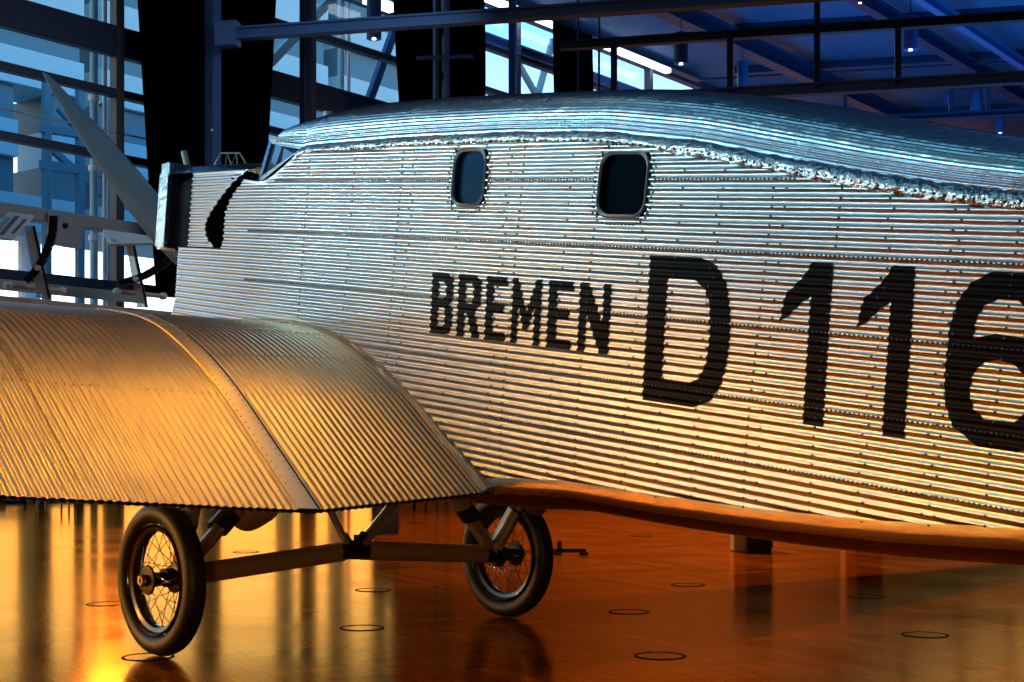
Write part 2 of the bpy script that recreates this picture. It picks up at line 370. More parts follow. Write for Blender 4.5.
outb('office_building', -260, 86, -14, 7.75, 19, 'banded blue office block outside the glass wall, left of the bright slit', 10, (h0, h1, 8.6, 11.9))
outb('office_building', 104, 330, -14, 7.75, 19, 'banded blue office block outside, seen either side of the double black curtain', 10)
outb('office_building', 344, 452, -14, 7.75, 21, 'banded pale block outside, behind the right part of the middle glass bay', 12)
pp = thing('steel_gantry', 'open steel gantry with cross bars outside, before the white gap at far left', 'gantry', FA((h0 + h1) / 2, -12, 0))
b = MB()
for z in (9.4, 10.5): b.beam(FA(h0 - .6, -12, z), FA(h1 + .6, -12, z + .1), .2, .28)
b.beam(FA(h0 - .2, -12, 9.9), FA(h1 + .2, -12, 8.8), .16, .2); b.beam(FA(h0, -12, 11.2), FA(h1, -12, 10.1), .16, .2)
b.build('cross_bar', M['bandd'], pp)
b = MB()
for x in (h0 - .4, h0 + .75, h1 + .4): b.beam(FA(x, -12, -.25), FA(x, -12, 12), .22, .22, up=UD)
b.build('upright', M['bandd'], pp)
# pipes that stand in the slits of daylight
for i, (px, lab) in enumerate(((94, 'thick pale vertical pipe outside in the bright slit left of the black curtain'), (341, 'thick pale vertical pipe outside in the slit of the middle glass bay'))):
    s, _ = fs(px, -1.2)
    r = thing('drain_pipe', lab, 'pipe', FA(s, -1.2, -.25))
    MB().tube([FA(s, -1.2, -.25), FA(s, -1.2, 14)], .085, 14).build('pipe', M['bandl'], r, smooth=2)
    for k in range(9): MB().tube([FA(s, -1.2, 1 + 1.5 * k), FA(s, -1.2, 1.12 + 1.5 * k)], .12, 14).build('pipe_collar', M['white'], r, smooth=2)
    s2 = s + .28
    MB().tube([FA(s2, -1.2, -.25), FA(s2, -1.2, 14)], .05, 12).build('side_pipe', M['white'], r, smooth=2)
# diagonal wind braces behind the middle bays
for (x0, y0, x1, y1, lab) in ((255, 78, 340, -10, 'pale slanting brace outside the left part of the middle bay'), (312, 260, 398, 20, 'blue steep slanting brace outside, next to the middle black curtain'),):
    s0, d0 = fs(x0, -.8 if x0 != 516 else -1.3); s1, d1 = fs(x1, -.8 if x0 != 516 else -1.3)
    tag(MB().beam(FA(s0, -.8 if x0 != 516 else -1.3, 1.09 + (HOR - y0) / FPX * d0), FA(s1, -.8 if x0 != 516 else -1.3, 1.09 + (HOR - y1) / FPX * d1), .16, .22).build('wind_brace', M['bandl'] if x0 in (255, 533) else M['steelblue']), lab, 'brace')

vb = thing('wind_brace', 'pair of braces meeting in a V outside the right-hand glass bay', 'brace', FA(fs(537, -.8)[0], -.8, 0))
for x0, y0, x1, y1 in ((533, 112, 553, 40), (516, 60, 546, 112)):
    s0, d0 = fs(x0, -.8); s1, d1 = fs(x1, -.8)
    MB().beam(FA(s0, -.8, 1.09 + (HOR - y0) / FPX * d0), FA(s1, -.8, 1.09 + (HOR - y1) / FPX * d1), .14, .18).build('brace_bar', M['bandl'], vb)
s0, d0 = fs(538, -.8); MB().beam(FA(s0, -.8, -.3), FA(s0, -.8, 1.09 + (HOR - 108) / FPX * d0), .2, .2, up=UD).build('brace_post', M['steelblue'], vb)

# ------------------------------------------------------------------ curtains
def curtain(x0, x1, xb0, xb1, yb, lab, t=.9, ztop=13.2, zb=.05):
    s0, d0 = fs(x0, t); s1, d1 = fs(x1, t); sb0 = fs(xb0, t)[0]; sb1 = fs(xb1, t)[0]
    n = 90; G = []
    for k in range(25):
        f = k / 24; z = ztop * (1 - f) + zb * f
        row = []
        for j in range(n + 1):
            u = j / n; zr = 1.09 + (HOR - yb) / FPX * d0
            g = min(1.5, (ztop - z) / (ztop - zr)); a = s0 + (sb0 - s0) * g; b_ = s1 + (sb1 - s1) * g
            row.append(FA(a + (b_ - a) * u, t + .09 * math.sin(u * 2 * PI * 11 + .6 * math.sin(3 * f)) , z))
        G.append(row)
    r = thing('curtain', lab, 'curtain', FA((s0 + s1) / 2, t, 0), 'black blackout curtains along the glass wall')
    c = MB().grid(G).build('cloth', M['curtain'], r, smooth=True)
    md = c.modifiers.new('thickness', 'SOLIDIFY'); md.thickness = .02
    MB().tube([FA(s0 - .1, t, ztop), FA(s1 + .1, t, ztop)], .04).build('curtain_rail', M['steeldark'], r)
curtain(127, 208, 150, 208, 200, 'black curtain left of the blue column, above the aeroplane nose', zb=4.3)
curtain(217, 280, 217, 266, 140, 'black curtain right of the blue column, above the windshield', zb=4.3)
curtain(390, 440, 399, 441, 105, 'black curtain left of the twin posts, in the middle of the glass wall', zb=9.25)
curtain(446, 484, 446, 484, 105, 'black curtain right of the twin posts, behind the hanging cylinder lamp', zb=9.25)
curtain(553, 592, 555, 592, 100, 'black curtain beside the right-hand glass bay, behind the light strip', t=1.25, ztop=13.0, zb=9.25)

# ------------------------------------------------------------------ columns, beams, trusses
def bw(px, py, w_px, d): return w_px / FPX * d
pc = P(213, 446, 29.2); pc.z = 0
c = thing('steel_column', 'blue steel column standing between the two black curtains at left', 'column', pc)
MB().beam(pc, pc + Vector((0, 0, 13.5)), .29, .22, up=UD).build('shaft', M['steelblue'], c)
MB().beam(pc, pc + Vector((0, 0, .04)), .55, .5, up=UD).build('base_plate', M['steeldark'], c)
MB().lathe([(0, .03), (.02, .03), (.03, 0)], P(212, 130, 29.0), -FW, 10).build('bolt', M['white'], c)
for x0, x1, lab in ((434, 437.5, 'slim steel post, left one of the pair before the middle curtains'), (445, 448, 'slim steel post with a bright edge, right one of the pair before the middle curtains')):
    q = P((x0 + x1) / 2, 446, 34); q.z = 0
    c = thing('steel_post', lab, 'post', q)
    MB().beam(q, q + Vector((0, 0, 13.5)), .09, .12, up=UD).build('shaft', M['steelblue'], c); MB().beam(q, q + Vector((0, 0, .03)), .15, .15, up=UD).build('base_plate', M['steeldark'], c)
q = P(305.5, 446, 30.5); q.z = 0
c = thing('steel_post', 'dark steel post before the glass, crossing the bay right of the double curtain', 'post', q)
MB().beam(q, q + Vector((0, 0, 13.5)), .19, .2, up=UD).build('shaft', M['steeldark'], c); MB().beam(q, q + Vector((0, 0, .04)), .4, .4, up=UD).build('base_plate', M['steeldark'], c)
q = P(512.5, 446, 36); q.z = 0
c = thing('steel_column', 'blue round-edged column before the right-hand glass bay', 'column', q)
MB().tube([q, q + Vector((0, 0, 13.5))], .105, 16).build('shaft', M['steelblue'], c, smooth=2); MB().lathe([(0, .03), (.25, .03), (.25, 0), (0, 0)], q, (0, 0, 1), 20).build('base_plate', M['steeldark'], c)

BD = (RT * .975 - FW * .22).normalized()     # direction of the cross beams
def dline(px0, py0, d0, px1):
    """point where the line through P(px0,py0,d0) along the cross-beam direction crosses image column px1"""
    p = P(px0, py0, d0); r = FW + RT * ((px1 - 512) / FPX); o_ = p - CAM
    det = r.x * (-BD.y) + BD.x * r.y; a = (o_.x * (-BD.y) + BD.x * o_.y) / det
    q = CAM + r * a; q.z = p.z; return q, a
t = thing('roof_beam', 'long blue steel beam running level from the left column across the top', 'beam', P(220, 35, 28.4))
a, b_ = P(222, 35, 28.4), dline(222, 35, 28.4, 1250)[0]
MB().ibeam(a, b_, .25, .24, .04).build('beam', M['steelblue'], t); MB().beam(a - BD * .1, a + BD * .35, .3, .5).build('end_plate', M['steelblue'], t)
t = thing('roof_truss', 'blue roof truss with upright posts above the rear of the fuselage', 'truss', P(600, 105, 31))
a, b_ = dline(780, 91, 30, 560)[0], dline(780, 91, 30, 1250)[0]
MB().ibeam(a, b_, .24, .24, .04).build('bottom_chord', M['steelblue'], t)
a, b_ = dline(780, 32, 30, 560)[0], dline(780, 32, 30, 1250)[0]
MB().ibeam(a, b_, .2, .19, .04).build('top_chord', M['steeldark'], t)
for px in (614, 730, 817, 898, 1040):
    lo = dline(780, 91, 30, px)[0]; hi = Vector((lo.x, lo.y, 13.5 if px == 817 else dline(780, 32, 30, px)[0].z))
    MB().beam(lo, hi, .15, .13, up=BD).build('post', M['steeldark'], t)
t = thing('roof_truss', 'far roof truss showing low at right beside the hanging lamps', 'truss', P(900, 117, 44))
a, b_ = dline(900, 118, 44, 760)[0], dline(900, 118, 44, 1300)[0]
MB().ibeam(a, b_, .24, .2, .04).build('bottom_chord', M['steeldark'], t)
a, b_ = dline(900, 68, 44, 700)[0], dline(900, 68, 44, 1300)[0]
MB().beam(a, b_, .08, .07).build('top_chord', M['steeldark'], t)
for px in (845, 951, 988, 1060):
    lo = dline(900, 118, 44, px)[0]; MB().beam(lo, Vector((lo.x, lo.y, dline(900, 88, 44, px)[0].z)), .17, .13, up=BD).build('post', M['steeldark'], t)
a, b_ = dline(951, 89, 44, 949)[0], dline(951, 89, 44, 990)[0]
MB().beam(a, b_, .1, .1).build('tie_bar', M['steeldark'], t)
# purlins on the ceiling along the cross direction
for i, (py, d) in enumerate(((20, 40.5), (62, 45), (84, 48), (99, 52))):
    z = 1.09 + (HOR - py) / FPX * d
    a, b_ = dline(850, py, d, 735)[0], dline(850, py, d, 1300)[0]; a.z = b_.z = 13.38
    tag(MB().beam(a, b_, .10, .24).build('ceiling_purlin', M['steeldark']), 'thin dark purlin under the ceiling at right, %s' % ('nearest of the four', 'second from the camera', 'third from the camera', 'farthest of the four')[i], 'purlin', 'purlins under the ceiling')
# girders parallel to the glass wall
def girder(px, py, z, s_before, s_after, w, h, m, lab, down=0):
    d = (z - 1.09) * FPX / (HOR - py); p = P(px, py, d)
    return tag(MB().ibeam(p - UD * s_before, p + UD * s_after, w, h, .05).build('roof_girder', m), lab, 'girder')
girder(740, 42, 12.7, 26, 30, .42, .5, M['steeldark'], 'wide dark girder running diagonally down to the right above the fuselage hump')
girder(924, 37, 12.9, 14, 40, .28, .4, M['steeldark'], 'dark diagonal girder at right behind the longest hanging lamp')
girder(973, 31, 12.9, 8, 40, .22, .3, M['steelblue'], 'slim blue diagonal girder near the top right corner')
girder(640, 95, 12.3, 12, 20, .22, .3, M['steelblue'], 'slanting blue tube girder below the light strip')

# light strip at the head of the glass wall
t = thing('strip_light', 'bright fluorescent strip light running along the top of the glass wall', 'light', FA(fs(560, .6)[0], .6, 13.1))
s0, s1 = fs(440, .6)[0], fs(700, .6)[0]
MB().beam(FA(s0, .6, 13.32), FA(s1, .6, 13.32), .3, .1).build('housing', M['steeldark'], t)
for x0, x1 in ((470, 507), (510, 529), (532, 561), (562, 571), (575, 580), (600, 612), (617, 656), (658, 668)):
    a, b_ = fs(x0, .6)[0], fs(x1, .6)[0]
    MB().beam(FA(a, .6, 13.2), FA(b_, .6, 13.2), .22, .14).build('tube_cover', M['tube'], t)
t = thing('strip_light', 'short bright strip light at the top edge above the middle glass bay', 'light', FA(fs(380, .6)[0], .6, 13))
a, b_ = fs(366, .6)[0], fs(392, .6)[0]
zz = 1.09 + (HOR - 4) / FPX * fs(380, .6)[1]
MB().beam(FA(a, .6, zz), FA(b_, .6, zz), .22, .2).build('tube_cover', M['tube'], t); MB().beam(FA(a - .2, .6, zz + .16), FA(b_ + .2, .6, zz + .16), .3, .1).build('housing', M['steeldark'], t)

# hanging cylinder lamps
def hang(px, y0, y1, w, dia, lab):
    d = dia * FPX / w; c0, c1 = P(px, y0, d), P(px, y1, d)
    c0.z = min(c0.z, 13.3)
    r = thing('pendant_lamp', lab, 'lamp', c1, 'hanging cylinder lamps')
    sh = MB().lathe([(0, 0), (dia * .46, 0), (dia * .5, -.02), (dia * .5, -(c0.z - c1.z)), (dia * .42, -(c0.z - c1.z)), (dia * .40, -(c0.z - c1.z) + .06), (0, -(c0.z - c1.z) + .06)], c0, (0, 0, 1), 24).build('lamp_shade', M['steelblue'], r, smooth=2)
    if c0.z < 13.4: MB().tube([c0, Vector((c0.x, c0.y, 13.5))], .012, 6).build('suspension_rod', M['steeldark'], r)
    MB().lathe([(0, .0), (dia * .16, .0), (dia * .12, .05), (0, .05)], c1 - Vector((0, 0, .015)), (0, 0, 1), 14).build('bulb', M['lampglow'], r)
hang(374, -12, 39, 15, .36, 'dark hanging cylinder lamp in front of the middle glass bay')
hang(479, 47, 78, 12.5, .34, 'blue hanging cylinder lamp in front of the middle black curtain')
hang(681, 33, 64, 14, .32, 'hanging cylinder lamp right of the light strip, over the fuselage hump')
hang(742.5, 62, 91, 11, .32, 'dim hanging cylinder lamp just touching the top of the fuselage hump')
hang(910.5, 16, 50, 14, .36, 'longest and nearest hanging cylinder lamp at upper right')
hang(948, 56, 76, 9, .32, 'small hanging cylinder lamp behind the big roof truss at right')
hang(976, 86, 114, 11, .36, 'hanging cylinder lamp under the roof truss at right')
hang(1000, 112, 133, 9.5, .34, 'lowest hanging cylinder lamp, at the right edge')
r = thing('spotlight', 'tiny bright ceiling spotlight at the top edge, right of centre', 'lamp', P(860, 3, 30))
MB().lathe([(0, .12), (.05, .12), (.06, 0), (.05, 0), (0, .02)], P(860, 2, 30), (0, 0, 1), 14).build('lamp_shade', M['steeldark'], r); MB().lathe([(0, 0), (.04, 0), (0, -.02)], P(860, 3, 30), (0, 0, 1), 12).build('bulb', M['tube'], r)
MB().tube([P(860, 1, 30), Vector((P(860, 1, 30).x, P(860, 1, 30).y, 13.5))], .01, 6).build('suspension_rod', M['steeldark'], r)
# thin signal rail in front of the curtain
q0, q1 = P(416, 58, 33.87), P(473, 56, 33.87)
tag(MB().tube([q0, q1], .05, 8).build('tie_rod', M['steelblue']), 'thin blue rod reaching left from the cylinder lamp before the middle curtain', 'rod')
for px0, py0, px1, py1, d, lab in ((578, 0, 578, 100, 34, 'thin vertical cable left of the light strip gap'), (599, 0, 599, 100, 33.5, 'thin vertical cable right of the light strip gap')):
    tag(MB().tube([P(px0, py0, d), P(px1, 160, d)], .03, 6).build('hanging_cable', M['steeldark']), lab, 'cable')

# ------------------------------------------------------------------ gallery with glass fins and reading boards
GD = 2.6     # metres inside the glass wall
gs0, gs1 = fs(-500, GD)[0], fs(185, GD)[0]
gz = 1.09 + (HOR - 308) / FPX * fs(90, GD)[1]
g = thing('gallery', 'raised walkway with beige edge running along the glass wall behind the wing', 'gallery', FA((gs0 + gs1) / 2, GD, 0))
MB().beam(FA(gs0, GD - .8, gz - .04), FA(gs1, GD - .8, gz - .04), 1.7, .22).build('deck', M['platform'], g)
for k in range(7):
    x = fs(70, GD)[0] - 4.2 * (k - 1) if k else fs(108, GD)[0]
    if gs0 < x < gs1: MB().beam(FA(x, GD - .9, 0), FA(x, GD - .9, gz - .1), .14, .14, up=UD).build('post', M['steeldark'], g)
rb = MB().beam(FA(gs0, GD - 1.2, gz + .42), FA(gs1, GD - 1.2, gz + .42), .05, .2).build('guard_panel', M['greybeam'], g)
for a, b_, lab in ((8, 62, 0), (117, 163, 0)):
    sa, da = fs(a, GD); sb, db = fs(b_, GD)
    z = 1.09 + (HOR - (285.5 if a == 8 else 291.5)) / FPX * da
    h = MB().tube([FA(sa, GD, z), FA(sb, GD, z)], .045, 12).build('handrail', M['platform'], g, smooth=2)
    for x in (sa, sb):
        bb = MB(); bb.lathe([(0, -.08), (.05, -.07), (.068, -.04), (.07, 0), (.068, .04), (.05, .07), (0, .08)], FA(x, GD, z), ND, 16); bb.build('round_clamp', M['white'], h, smooth=True)
def CAM_SIDE(bp, up): return (CAM - bp[0]).dot(up) > 0
def fin(x0, y0, x1, y1, wpx, lab, arm, board):
    d = fs((x0 + x1) / 2, GD + .2)[1]
    sc = d / FPX
    a, b_ = P(x0, y0, d), P(x1, y1, d); b_.z = max(b_.z, gz + .06)
    r = thing('glass_stand', lab, 'stand', Vector((b_.x, b_.y, gz + .06)))
    ax = (RT * 1.0).normalized(); w0 = wpx * sc
    gm = MB(); T = FW * .05
    vs = [a, a + ax * w0 * .8, b_ + ax * w0 * 1.1, b_]; gm.add(vs + [v + T for v in vs], [[0, 1, 2, 3], [7, 6, 5, 4], [0, 4, 5, 1], [1, 5, 6, 2], [2, 6, 7, 3], [3, 7, 4, 0]])
    gm.build('glass_fin', M['finglass'], r)
    e = MB().beam(a + ax * w0 * .86 + T * .5, b_ + ax * w0 * 1.16 + T * .5, .03, .06).build('dark_edge', M['darkmetal'], r)
    pts = [P(x, y, d - .08) for x, y in arm]
    am = MB(); n = len(pts)
    for i in range(n - 1): am.beam(pts[i], pts[i + 1], .06, .15 - .04 * i / n, up=FW.cross(pts[i + 1] - pts[i]).normalized())
    am.build('curved_arm', M['darkmetal'], r)
    bl = MB().lathe([(0, -.05), (.05, -.05), (.05, .02), (0, .02)], P(arm[-3][0], arm[-3][1], d - .12), FW, 12).build('bolt', M['white'], r)
    bp = [P(x, y, d + dd) for x, y, dd in board]; up = (bp[1] - bp[0]).cross(bp[3] - bp[0]).normalized() * .04
    bd = MB().add(bp + [v + up for v in bp], [[0, 1, 2, 3], [7, 6, 5, 4], [0, 4, 5, 1], [1, 5, 6, 2], [2, 6, 7, 3], [3, 7, 4, 0]]).build('reading_board', M['paper'], r)
    def q(u, v): return bp[0].lerp(bp[1], u).lerp(bp[3].lerp(bp[2], u), v) + (up * 1.05 if CAM_SIDE(bp, up) else -up * .1)
    for k, (u0, u1, v0, v1, mm) in enumerate(((.08, .3, .15, .8, M['greybeam']), (.36, .56, .12, .88, M['red']), (.78, .92, .2, .8, M['red']))):
        pv = [q(u0, v0), q(u1, v0), q(u1, v1), q(u0, v1)]; MB().add(pv + [v + up * (.06 if CAM_SIDE(bp, up) else -.06) for v in pv], [[0, 1, 2, 3], [7, 6, 5, 4], [0, 4, 5, 1], [1, 5, 6, 2], [2, 6, 7, 3], [3, 7, 4, 0]]).build('picture', mm, bd)
fin(24, 226, 37, 312, 10, 'glass fin stand with black curved arm behind the wing at far left', [(54, 216), (53, 232), (49, 246), (44, 258), (38, 268), (32, 275), (26, 281)], [(-12, 239, -.4), (12, 241, -.4), (34, 217, .3), (8, 214, .3)])
fin(126, 244, 137, 314, 8, 'glass fin stand with black curved arm beside the propeller and nose', [(171, 256), (164, 264), (155, 270), (146, 275), (136, 279), (128, 281), (120, 283)], [(110, 246, -.35), (157, 245, -.35), (152, 238, .3), (103, 231, .3)])

# ------------------------------------------------------------------ things on the floor
def plinth(px0, pxm, px1, yb, h, lab, light_side=True):
    p = ground((pxm if pxm else px0), yb); d = (p - CAM).dot(FW); w = (px1 - (pxm or px0)) / FPX * d
    a = RT; n = FW
    r = thing('display_plinth', lab, 'plinth', p + a * w / 2 + n * w / 2)
    bx = MB(); c = p + a * w / 2 + n * w / 2; bx.beam(c + Vector((0, 0, .04)), c + Vector((0, 0, h)), w, w, up=n, c=.008); bx.build('body', M['plinth'], r)
    MB().beam(c, c + Vector((0, 0, .045)), w * .94, w * .94, up=n).build('kickboard', M['plinth'], r)
    MB().beam(c + Vector((0, 0, h)), c + Vector((0, 0, h + .03)), w * 1.04, w * 1.04, up=n).build('top_plate', M['darkmetal'], r)
    if px0 != pxm and pxm:
        w2 = (pxm - px0) / FPX * d
        MB().beam(c - a * (w / 2 + w2 / 2) + Vector((0, 0, .01)), c - a * (w / 2 + w2 / 2) + Vector((0, 0, h * .98)), w2, w * .9, up=n).build('side_panel', M['plinthl'], r)
plinth(734, 746, 773, 552, .9, 'black display plinth with an ochre side, under the middle of the fuselage')
plinth(846, 857, 883, 549.5, .9, 'black display plinth almost hidden under the rear fuselage, right of the ochre-sided one')
plinth(372, None, 398, 534, .8, 'black display plinth on the floor behind the landing gear struts')
# low bar behind the right wheel
a, b_ = ground(540, 555), ground(586, 555); t = thing('floor_barrier', 'low black barrier rail on the floor just right of the far wheel', 'barrier', (a + b_) / 2)
MB().beam(a + Vector((0, 0, .045)), b_ + Vector((0, 0, .045)), .05, .04).build('rail', M['plinth'], t)
for q in (a.lerp(b_, .08), a.lerp(b_, .35), a.lerp(b_, .95)): MB().beam(q, q + Vector((0, 0, .03)), .06, .09, up=RT).build('foot', M['plinth'], t)
q = a.lerp(b_, .42); MB().beam(q, q + Vector((0, 0, .14)), .05, .05, up=RT).build('upright', M['plinth'], t)
# bench and low table far left
p = ground(-30, 504); q = ground(31, 504)
t = thing('bench', 'black padded bench far away under the wing at the left edge', 'bench', (p + q) / 2)
for f0, f1 in ((0, .32), (.34, .66), (.68, 1)):
    MB().beam(p.lerp(q, f0) + Vector((0, 0, .33)), p.lerp(q, f1) + Vector((0, 0, .33)), .6, .22, c=.05).build('cushion', M['leather'], t)
for f0 in (.04, .5, .96):
    c = p.lerp(q, f0); MB().beam(c, c + Vector((0, 0, .22)), .06, .4, up=FW).build('leg', M['darkmetal'], t)
p = ground(41, 511); q = ground(66, 510)
t = thing('low_table', 'small low table with thin metal legs beside the black bench', 'table', (p + q) / 2)
MB().beam(p + Vector((0, 0, .31)), q + Vector((0, 0, .31)), .5, .03).build('tabletop', M['greybeam'], t)
for c in (p.lerp(q, .03), p.lerp(q, .97)):
    for k in (-.2, .2): MB().tube([c + FW * k, c + FW * k + Vector((0, 0, .3))], .018, 8).build('leg', M['gear'], t)
# two legs of a stool beyond the plinth
p = ground(420, 510)
t = thing('stool', 'dark stool beyond the landing gear, only its legs showing under the wing', 'stool', p)
MB().lathe([(0, .45), (.2, .45), (.21, .40), (.2, .38), (0, .38)], p, (0, 0, 1), 20).build('seat', M['leather'], t)
for a in (45, 135, 225, 315):
    e = p + (RT * math.cos(math.radians(a)) + FW * math.sin(math.radians(a))) * .14; MB().beam(e, e + Vector((0, 0, .39)), .04, .04, up=FW).build('leg', M['darkmetal'], t)

# ring-shaped floor sockets
rings = [(629, 612, 'floor ring right of the far wheel, left of the fuselage reflection'), (660, 656, 'floor ring nearest the bottom edge, centre right'), (925, 635, 'floor ring at the lower right'), (362, 628, 'floor ring between the two wheels, nearest the bottom'),
         (373, 590, 'floor ring between the two wheels, just below the axle'), (106, 604, 'floor ring left of the near wheel'), (148, 657, 'floor ring at the foot of the near wheel'), (688, 585, 'faint floor ring beneath the mid fuselage'),
         (866, 597, 'faint floor ring in the right-hand shadow'), (641, 536, 'faint small floor ring left of the ochre-sided plinth'), (246, 552, 'floor ring seen between the near wheel and the axle'), (362, 508, 'small distant floor ring left of the black plinth'), (415, 523, 'small distant floor ring right of the black plinth'), (857, 547, 'small distant floor ring beside the hidden plinth')]
for px, py, lab in rings:
    c = ground(px, py)
    r = tag(MB().lathe([(.118, .0), (.118, .0025), (.122, .004), (.130, .004), (.134, .0025), (.134, 0)], c, (0, 0, 1), 40, closed=True).build('floor_socket_ring', M['ring'], smooth=2), 'dark round ' + lab, 'floor socket', 'ring-shaped floor sockets')
    MB().lathe([(0, .0015), (.117, .0015), (.117, .0002)], c, (0, 0, 1), 40).build('wooden_lid', M['floor'], r)

# ================================================================== AEROPLANE
PT = math.radians(7.8); CP, SP = math.cos(PT), math.sin(PT)
def toL(X, z): return X * CP + z * SP, -X * SP + z * CP
def toW(x, y, z): return Vector((x * CP - z * SP, y, x * SP + z * CP))
def interp(tab, x):
    if x <= tab[0][0]: return tab[0][1]
    for (a, va), (b, vb) in zip(tab, tab[1:]):
        if x <= b: return va + (vb - va) * (x - a) / (b - a)
    return tab[-1][1]
def smooth_tab(tab, x, r=.12): return sum(interp(tab, x + r * k / 3) for k in range(-3, 4)) / 7
def tabL(pts): return sorted(toL(X, z) for X, z in pts)
SEAM = tabL([(-8.6, 1.62), (-6.5, 1.58), (-5.2, 1.70), (-4.44, 1.858), (-4.18, 1.917), (-3.84, 2.01), (-3.42, 2.136), (-3.13, 2.225), (-2.61, 2.35), (-2.0, 2.445), (-1.3, 2.536), (-.46, 2.63), (-.30, 2.57), (-.12, 2.52), (.0, 2.535), (.15, 2.57), (.35, 2.60), (1.3, 2.6)])
CHINE = tabL([(-8.6, 1.25), (-6.5, .95), (-5.2, .80), (-4.44, .787), (-3.9, .79), (-3.42, .812), (-2.9, .85), (-2.37, .900), (-2.0, .905), (-1.9, .90), (0, .98), (.7, 1.08), (1.3, 1.35)])
CREST = tabL([(-8.6, 1.75), (-6.5, 1.80), (-5.2, 1.91), (-4.6, 2.05), (-4.08, 2.20), (-3.38, 2.43), (-3.0, 2.545), (-2.55, 2.64), (-1.94, 2.735), (-1.23, 2.845), (-.6, 2.92), (-.35, 2.915), (-.1, 2.86), (.1, 2.79), (.3, 2.70)])
def half(x):
    if x < -4.4: return max(.06, .7 - .135 * (-4.4 - x) - .004 * (-4.4 - x) ** 2)
    if x > -.1:
        u = min(1, (x + .1) / 1.75); return .7 - .235 * (u * u * (1.6 - .6 * u))
    return .7
PITCH = .0335; AMP = .0045
def corr(z):
    c = math.cos(2 * PI * z / PITCH)
    return AMP * (c + .12 * math.cos(4 * PI * z / PITCH))

plane = thing('airplane', 'vintage corrugated metal monoplane with black BREMEN D 116 lettering on its side', 'airplane', (0, 0, 0))

XF = toL(1.19, 2.0)[0]
WINS = []
for (x0, y0, x1, y1) in ((454, 150, 485, 205), (600, 153, 647, 216)):
    a = onY(x0, (y0 + y1) / 2, .7); b = onY(x1, (y0 + y1) / 2, .7); m = (x0 + x1) / 2
    t_, u_ = onY(m, y0, .7), onY(m, y1, .7)
    xa, _ = toL(a.x, a.z); xb, _ = toL(b.x, b.z); _, za = toL(t_.x, t_.z); _, zb = toL(u_.x, u_.z)
    WINS.append((xb, xa, zb, za))

ARCH = [(262, 168), (250, 177), (236, 189), (226, 199), (216, 211), (210, 220), (208, 227), (209, 235), (212, 241), (219.5, 248)]
SHELL = [(262, 170), (250, 180), (239, 191), (231, 201), (226, 212), (224, 222), (224, 232), (223, 240), (221, 249)]
def curveL(pts, y):
    out = []
    for px, py in pts:
        p = onY(px, py, y); x_, z_ = toL(p.x, p.z); out.append((z_, x_))
    return sorted(out)
SHL = curveL(SHELL, .63)
def side(sgn, sub):
    xs = set()
    x = -8.3
    while x < XF - .01: xs.add(round(x, 4)); x += .02 if x > .2 else .05 if x > -.3 else (.07 if x > -5.2 else .15)
    xs.add(XF)
    for w in WINS: xs.add(w[0] - .004); xs.add(w[1] + .004)
    xs = sorted(xs)
    m = MB(); dz = PITCH / sub; n0, n1 = int(.6 / dz), int(2.9 / dz)
    rows = [k * dz for k in range(n0, n1)]
    idx = {}
    V = []; F = []
    for i, x in enumerate(xs):
        zt, zb = smooth_tab(SEAM, x, .06), interp(CHINE, x); w = half(x)
        col = []
        for z in rows:
            zc = min(max(z, zb), zt)
            e = 1.0
            if zt - zc < .03: e = max(0, (zt - zc) / .03)
            if zc - zb < .03: e = max(0, (zc - zb) / .03)
            tz = (zc - zb) / max(.01, zt - zb)
            yb = w - .035 * max(0, 1 - tz * 3) ** 2
            col.append((x, sgn * (yb + corr(zc) * e), zc))
        V.append(col)
    base = 0
    for i in range(len(xs)):
        for p in V[i]: m.v.append(toW(*p))
    R = len(rows)
    for i in range(len(xs) - 1):
        xm = (xs[i] + xs[i + 1]) / 2
        for j in range(R - 1):
            if V[i][j][2] == V[i][j + 1][2] and V[i + 1][j][2] == V[i + 1][j + 1][2]: continue
            zm = (rows[j] + rows[j + 1]) / 2
            if zm > SHL[0][0] and xm > interp(SHL, zm): continue
            if any(w[0] < xm < w[1] and w[2] < zm < w[3] for w in WINS): continue
            m.f.append([i * R + j, (i + 1) * R + j, (i + 1) * R + j + 1, i * R + j + 1])
    return m
# hull sides, roof deck, belly
hull = side(1, 8).build('fuselage', M['alu'], plane, smooth=True, clean=True)
side(-1, 4).build('starboard_side', M['alu'], hull, smooth=True, clean=True)

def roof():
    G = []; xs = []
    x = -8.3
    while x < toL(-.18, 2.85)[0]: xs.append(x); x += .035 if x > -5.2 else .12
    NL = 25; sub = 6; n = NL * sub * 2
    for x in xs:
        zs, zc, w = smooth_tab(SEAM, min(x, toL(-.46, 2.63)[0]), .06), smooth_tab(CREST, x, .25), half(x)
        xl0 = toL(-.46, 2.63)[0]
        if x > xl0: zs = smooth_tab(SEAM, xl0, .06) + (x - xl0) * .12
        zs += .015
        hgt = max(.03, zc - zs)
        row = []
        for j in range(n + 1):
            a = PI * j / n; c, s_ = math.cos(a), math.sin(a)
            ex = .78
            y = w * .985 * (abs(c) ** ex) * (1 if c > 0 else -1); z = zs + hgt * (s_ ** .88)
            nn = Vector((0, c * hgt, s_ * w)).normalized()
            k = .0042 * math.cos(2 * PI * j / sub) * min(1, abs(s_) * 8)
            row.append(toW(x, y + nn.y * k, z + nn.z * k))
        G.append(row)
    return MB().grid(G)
roof().build('roof_deck', M['roofalu'], plane, smooth=True)
